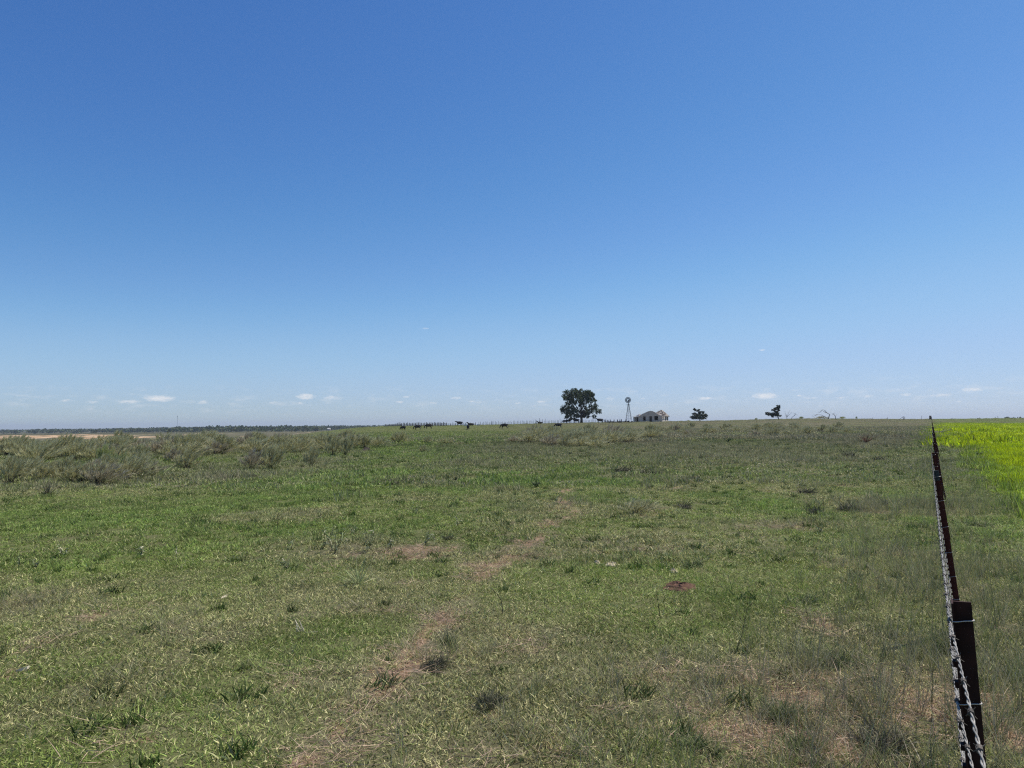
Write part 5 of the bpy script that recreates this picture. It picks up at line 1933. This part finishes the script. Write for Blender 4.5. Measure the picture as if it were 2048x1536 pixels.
# fallen thistle with pale fluff
b_ = on_ground(600, 1268); q = b_.y / F
mb = MB(); rr = random.Random(9)
for k in range(12):
    a = Vector((rr.uniform(-8, 12) * q, rr.uniform(-.03, .03), .02)); d = Vector((rr.uniform(-14, 4) * q, .01, rr.uniform(3, 24) * q))
    mb.tube([a, a + d * .5 + Vector((.005, 0, .004)), a + d], [.0022, .0018, .001], 4)
mb.tube([(10 * q, 0, .01), (38 * q, -.05, .03)], [.002, .001], 4)
tag(mb.build('dry_thistle', M['clump_dead'] if False else M['bone'], None, b_, True), 'pale grey dried thistle lying in the green grass left of centre', 'dead plant')


def lump(name, px, py, wpx, dpx, h, mat, label, cat, seed, spiky=.35):
    rng = np.random.default_rng(seed)
    b_ = on_ground(px, py)
    z = b_.y
    W = wpx * z / F / 2; D = dpx * z * z / (F * EYE) / 2
    nr, na = 9, 26
    Vv = [(0, 0, h)]
    for i in range(1, nr + 1):
        t = i / nr
        for k in range(na):
            a = 2 * math.pi * k / na
            rr_ = t * (1 + spiky * .5 * (float(vnoise(np.array([math.cos(a) * 2 + seed]), np.array([math.sin(a) * 2.]), seed)[0]) - .5) * 2)
            hh = h * (1 - t ** 2.2) * (.55 + .9 * rng.random()) - (.03 if i == nr else 0)
            Vv.append((math.cos(a) * rr_ * W, math.sin(a) * rr_ * D, hh))
    Fc = [(0, 1 + k, 1 + (k + 1) % na) for k in range(na)]
    for i in range(nr - 1):
        for k in range(na):
            a = 1 + i * na + k; b2 = 1 + i * na + (k + 1) % na
            Fc.append((a, a + na, b2 + na, b2))
    me = bpy.data.meshes.new(name); me.from_pydata(Vv, [], Fc); me.update()
    o = link(name, me, mat, None, b_)
    tag(o, label, cat)
    return o


lump('cow_pat', 1358, 1174, 76, 20, .032, M['dung'], 'reddish brown crumbled cow pat on the short grass', 'cow pat', 3, .5)
lump('stone', 1347, 1144, 15, 8, .03, M['stone'], 'pale jagged stone above the cow pat', 'stone', 4, .8)
lump('pale_stone', 1222, 1131, 30, 7, .03, M['stone'], 'flat pale stone lying left of the cow pat', 'stone', 5, .9)
lump('flat_stone', 1195, 1128, 16, 5, .03, M['stone'], 'small flat pale stone next to the larger flat one', 'stone', 6, .9)
lump('dark_dung', 732, 902, 10, 3.2, .18, M['timber'], 'dark lump of dung at the foot of the last sagebrush of the band', 'dung', 7, .5)
for px, py, s_, sd, lab in ((1264, 1098, 5, 11, 'tiny white chip, left one of two on the grass'), (1279, 1098, 6, 12, 'tiny white chip, right one of two on the grass'), (968, 1311, 7, 13, 'small pale chip in the short grass near the centre'),
                            (214, 1396, 8, 14, 'small pale chip in the grass at the lower left'), (450, 1194, 10, 15, 'pale dry leaf on the grass left of centre')):
    lump('pale_chip', px, py, s_, s_ * .7, .012, M['bone'], lab, 'chip', sd, .6)
b_ = on_ground(42, 1344); q = b_.y / F
mb = MB(); mb.hexa([(-9 * q, -.01, .0), (8 * q, .02, .0), (9 * q, .045, .0), (-7 * q, .02, .0), (-8 * q, -.008, .015), (7 * q, .02, .03), (8 * q, .04, .028), (-6 * q, .018, .012)])
tag(mb.build('wood_chip', M['bone'], None, b_), 'flat bleached piece of wood on the grass at the left edge', 'wood chip')
b_ = on_ground(1638, 1500); q = b_.y / F
lump('red_stone', 1632, 1504, 16, 12, .03, M['stone'], 'small reddish stone on the bare ground at the lower right', 'stone', 21, .5)

# ------------------------------------------------------------------ thin haze of the far air
HAZE = True
if HAZE:
    mb = MB()
    mb.box((0, 0, 27), (30000, 30000, 94))
    m, n, l, b = new_mat('haze_air')
    n.remove(b)
    pv = n.new('ShaderNodeVolumePrincipled')
    pv.inputs['Color'].default_value = (.80, .88, 1.0, 1)
    pv.inputs['Density'].default_value = .00011
    pv.inputs['Density Attribute'].default_value = ''
    pv.inputs['Color Attribute'].default_value = ''
    pv.inputs['Temperature Attribute'].default_value = ''
    pv.inputs['Anisotropy'].default_value = .2
    l.new(pv.outputs[0], n['Material Output'].inputs['Volume'])
    hz = mb.build('haze', m)
    tag(hz, 'thin bluish haze over the far land', 'haze', kind='stuff')
print('NSAGE', n_sage)
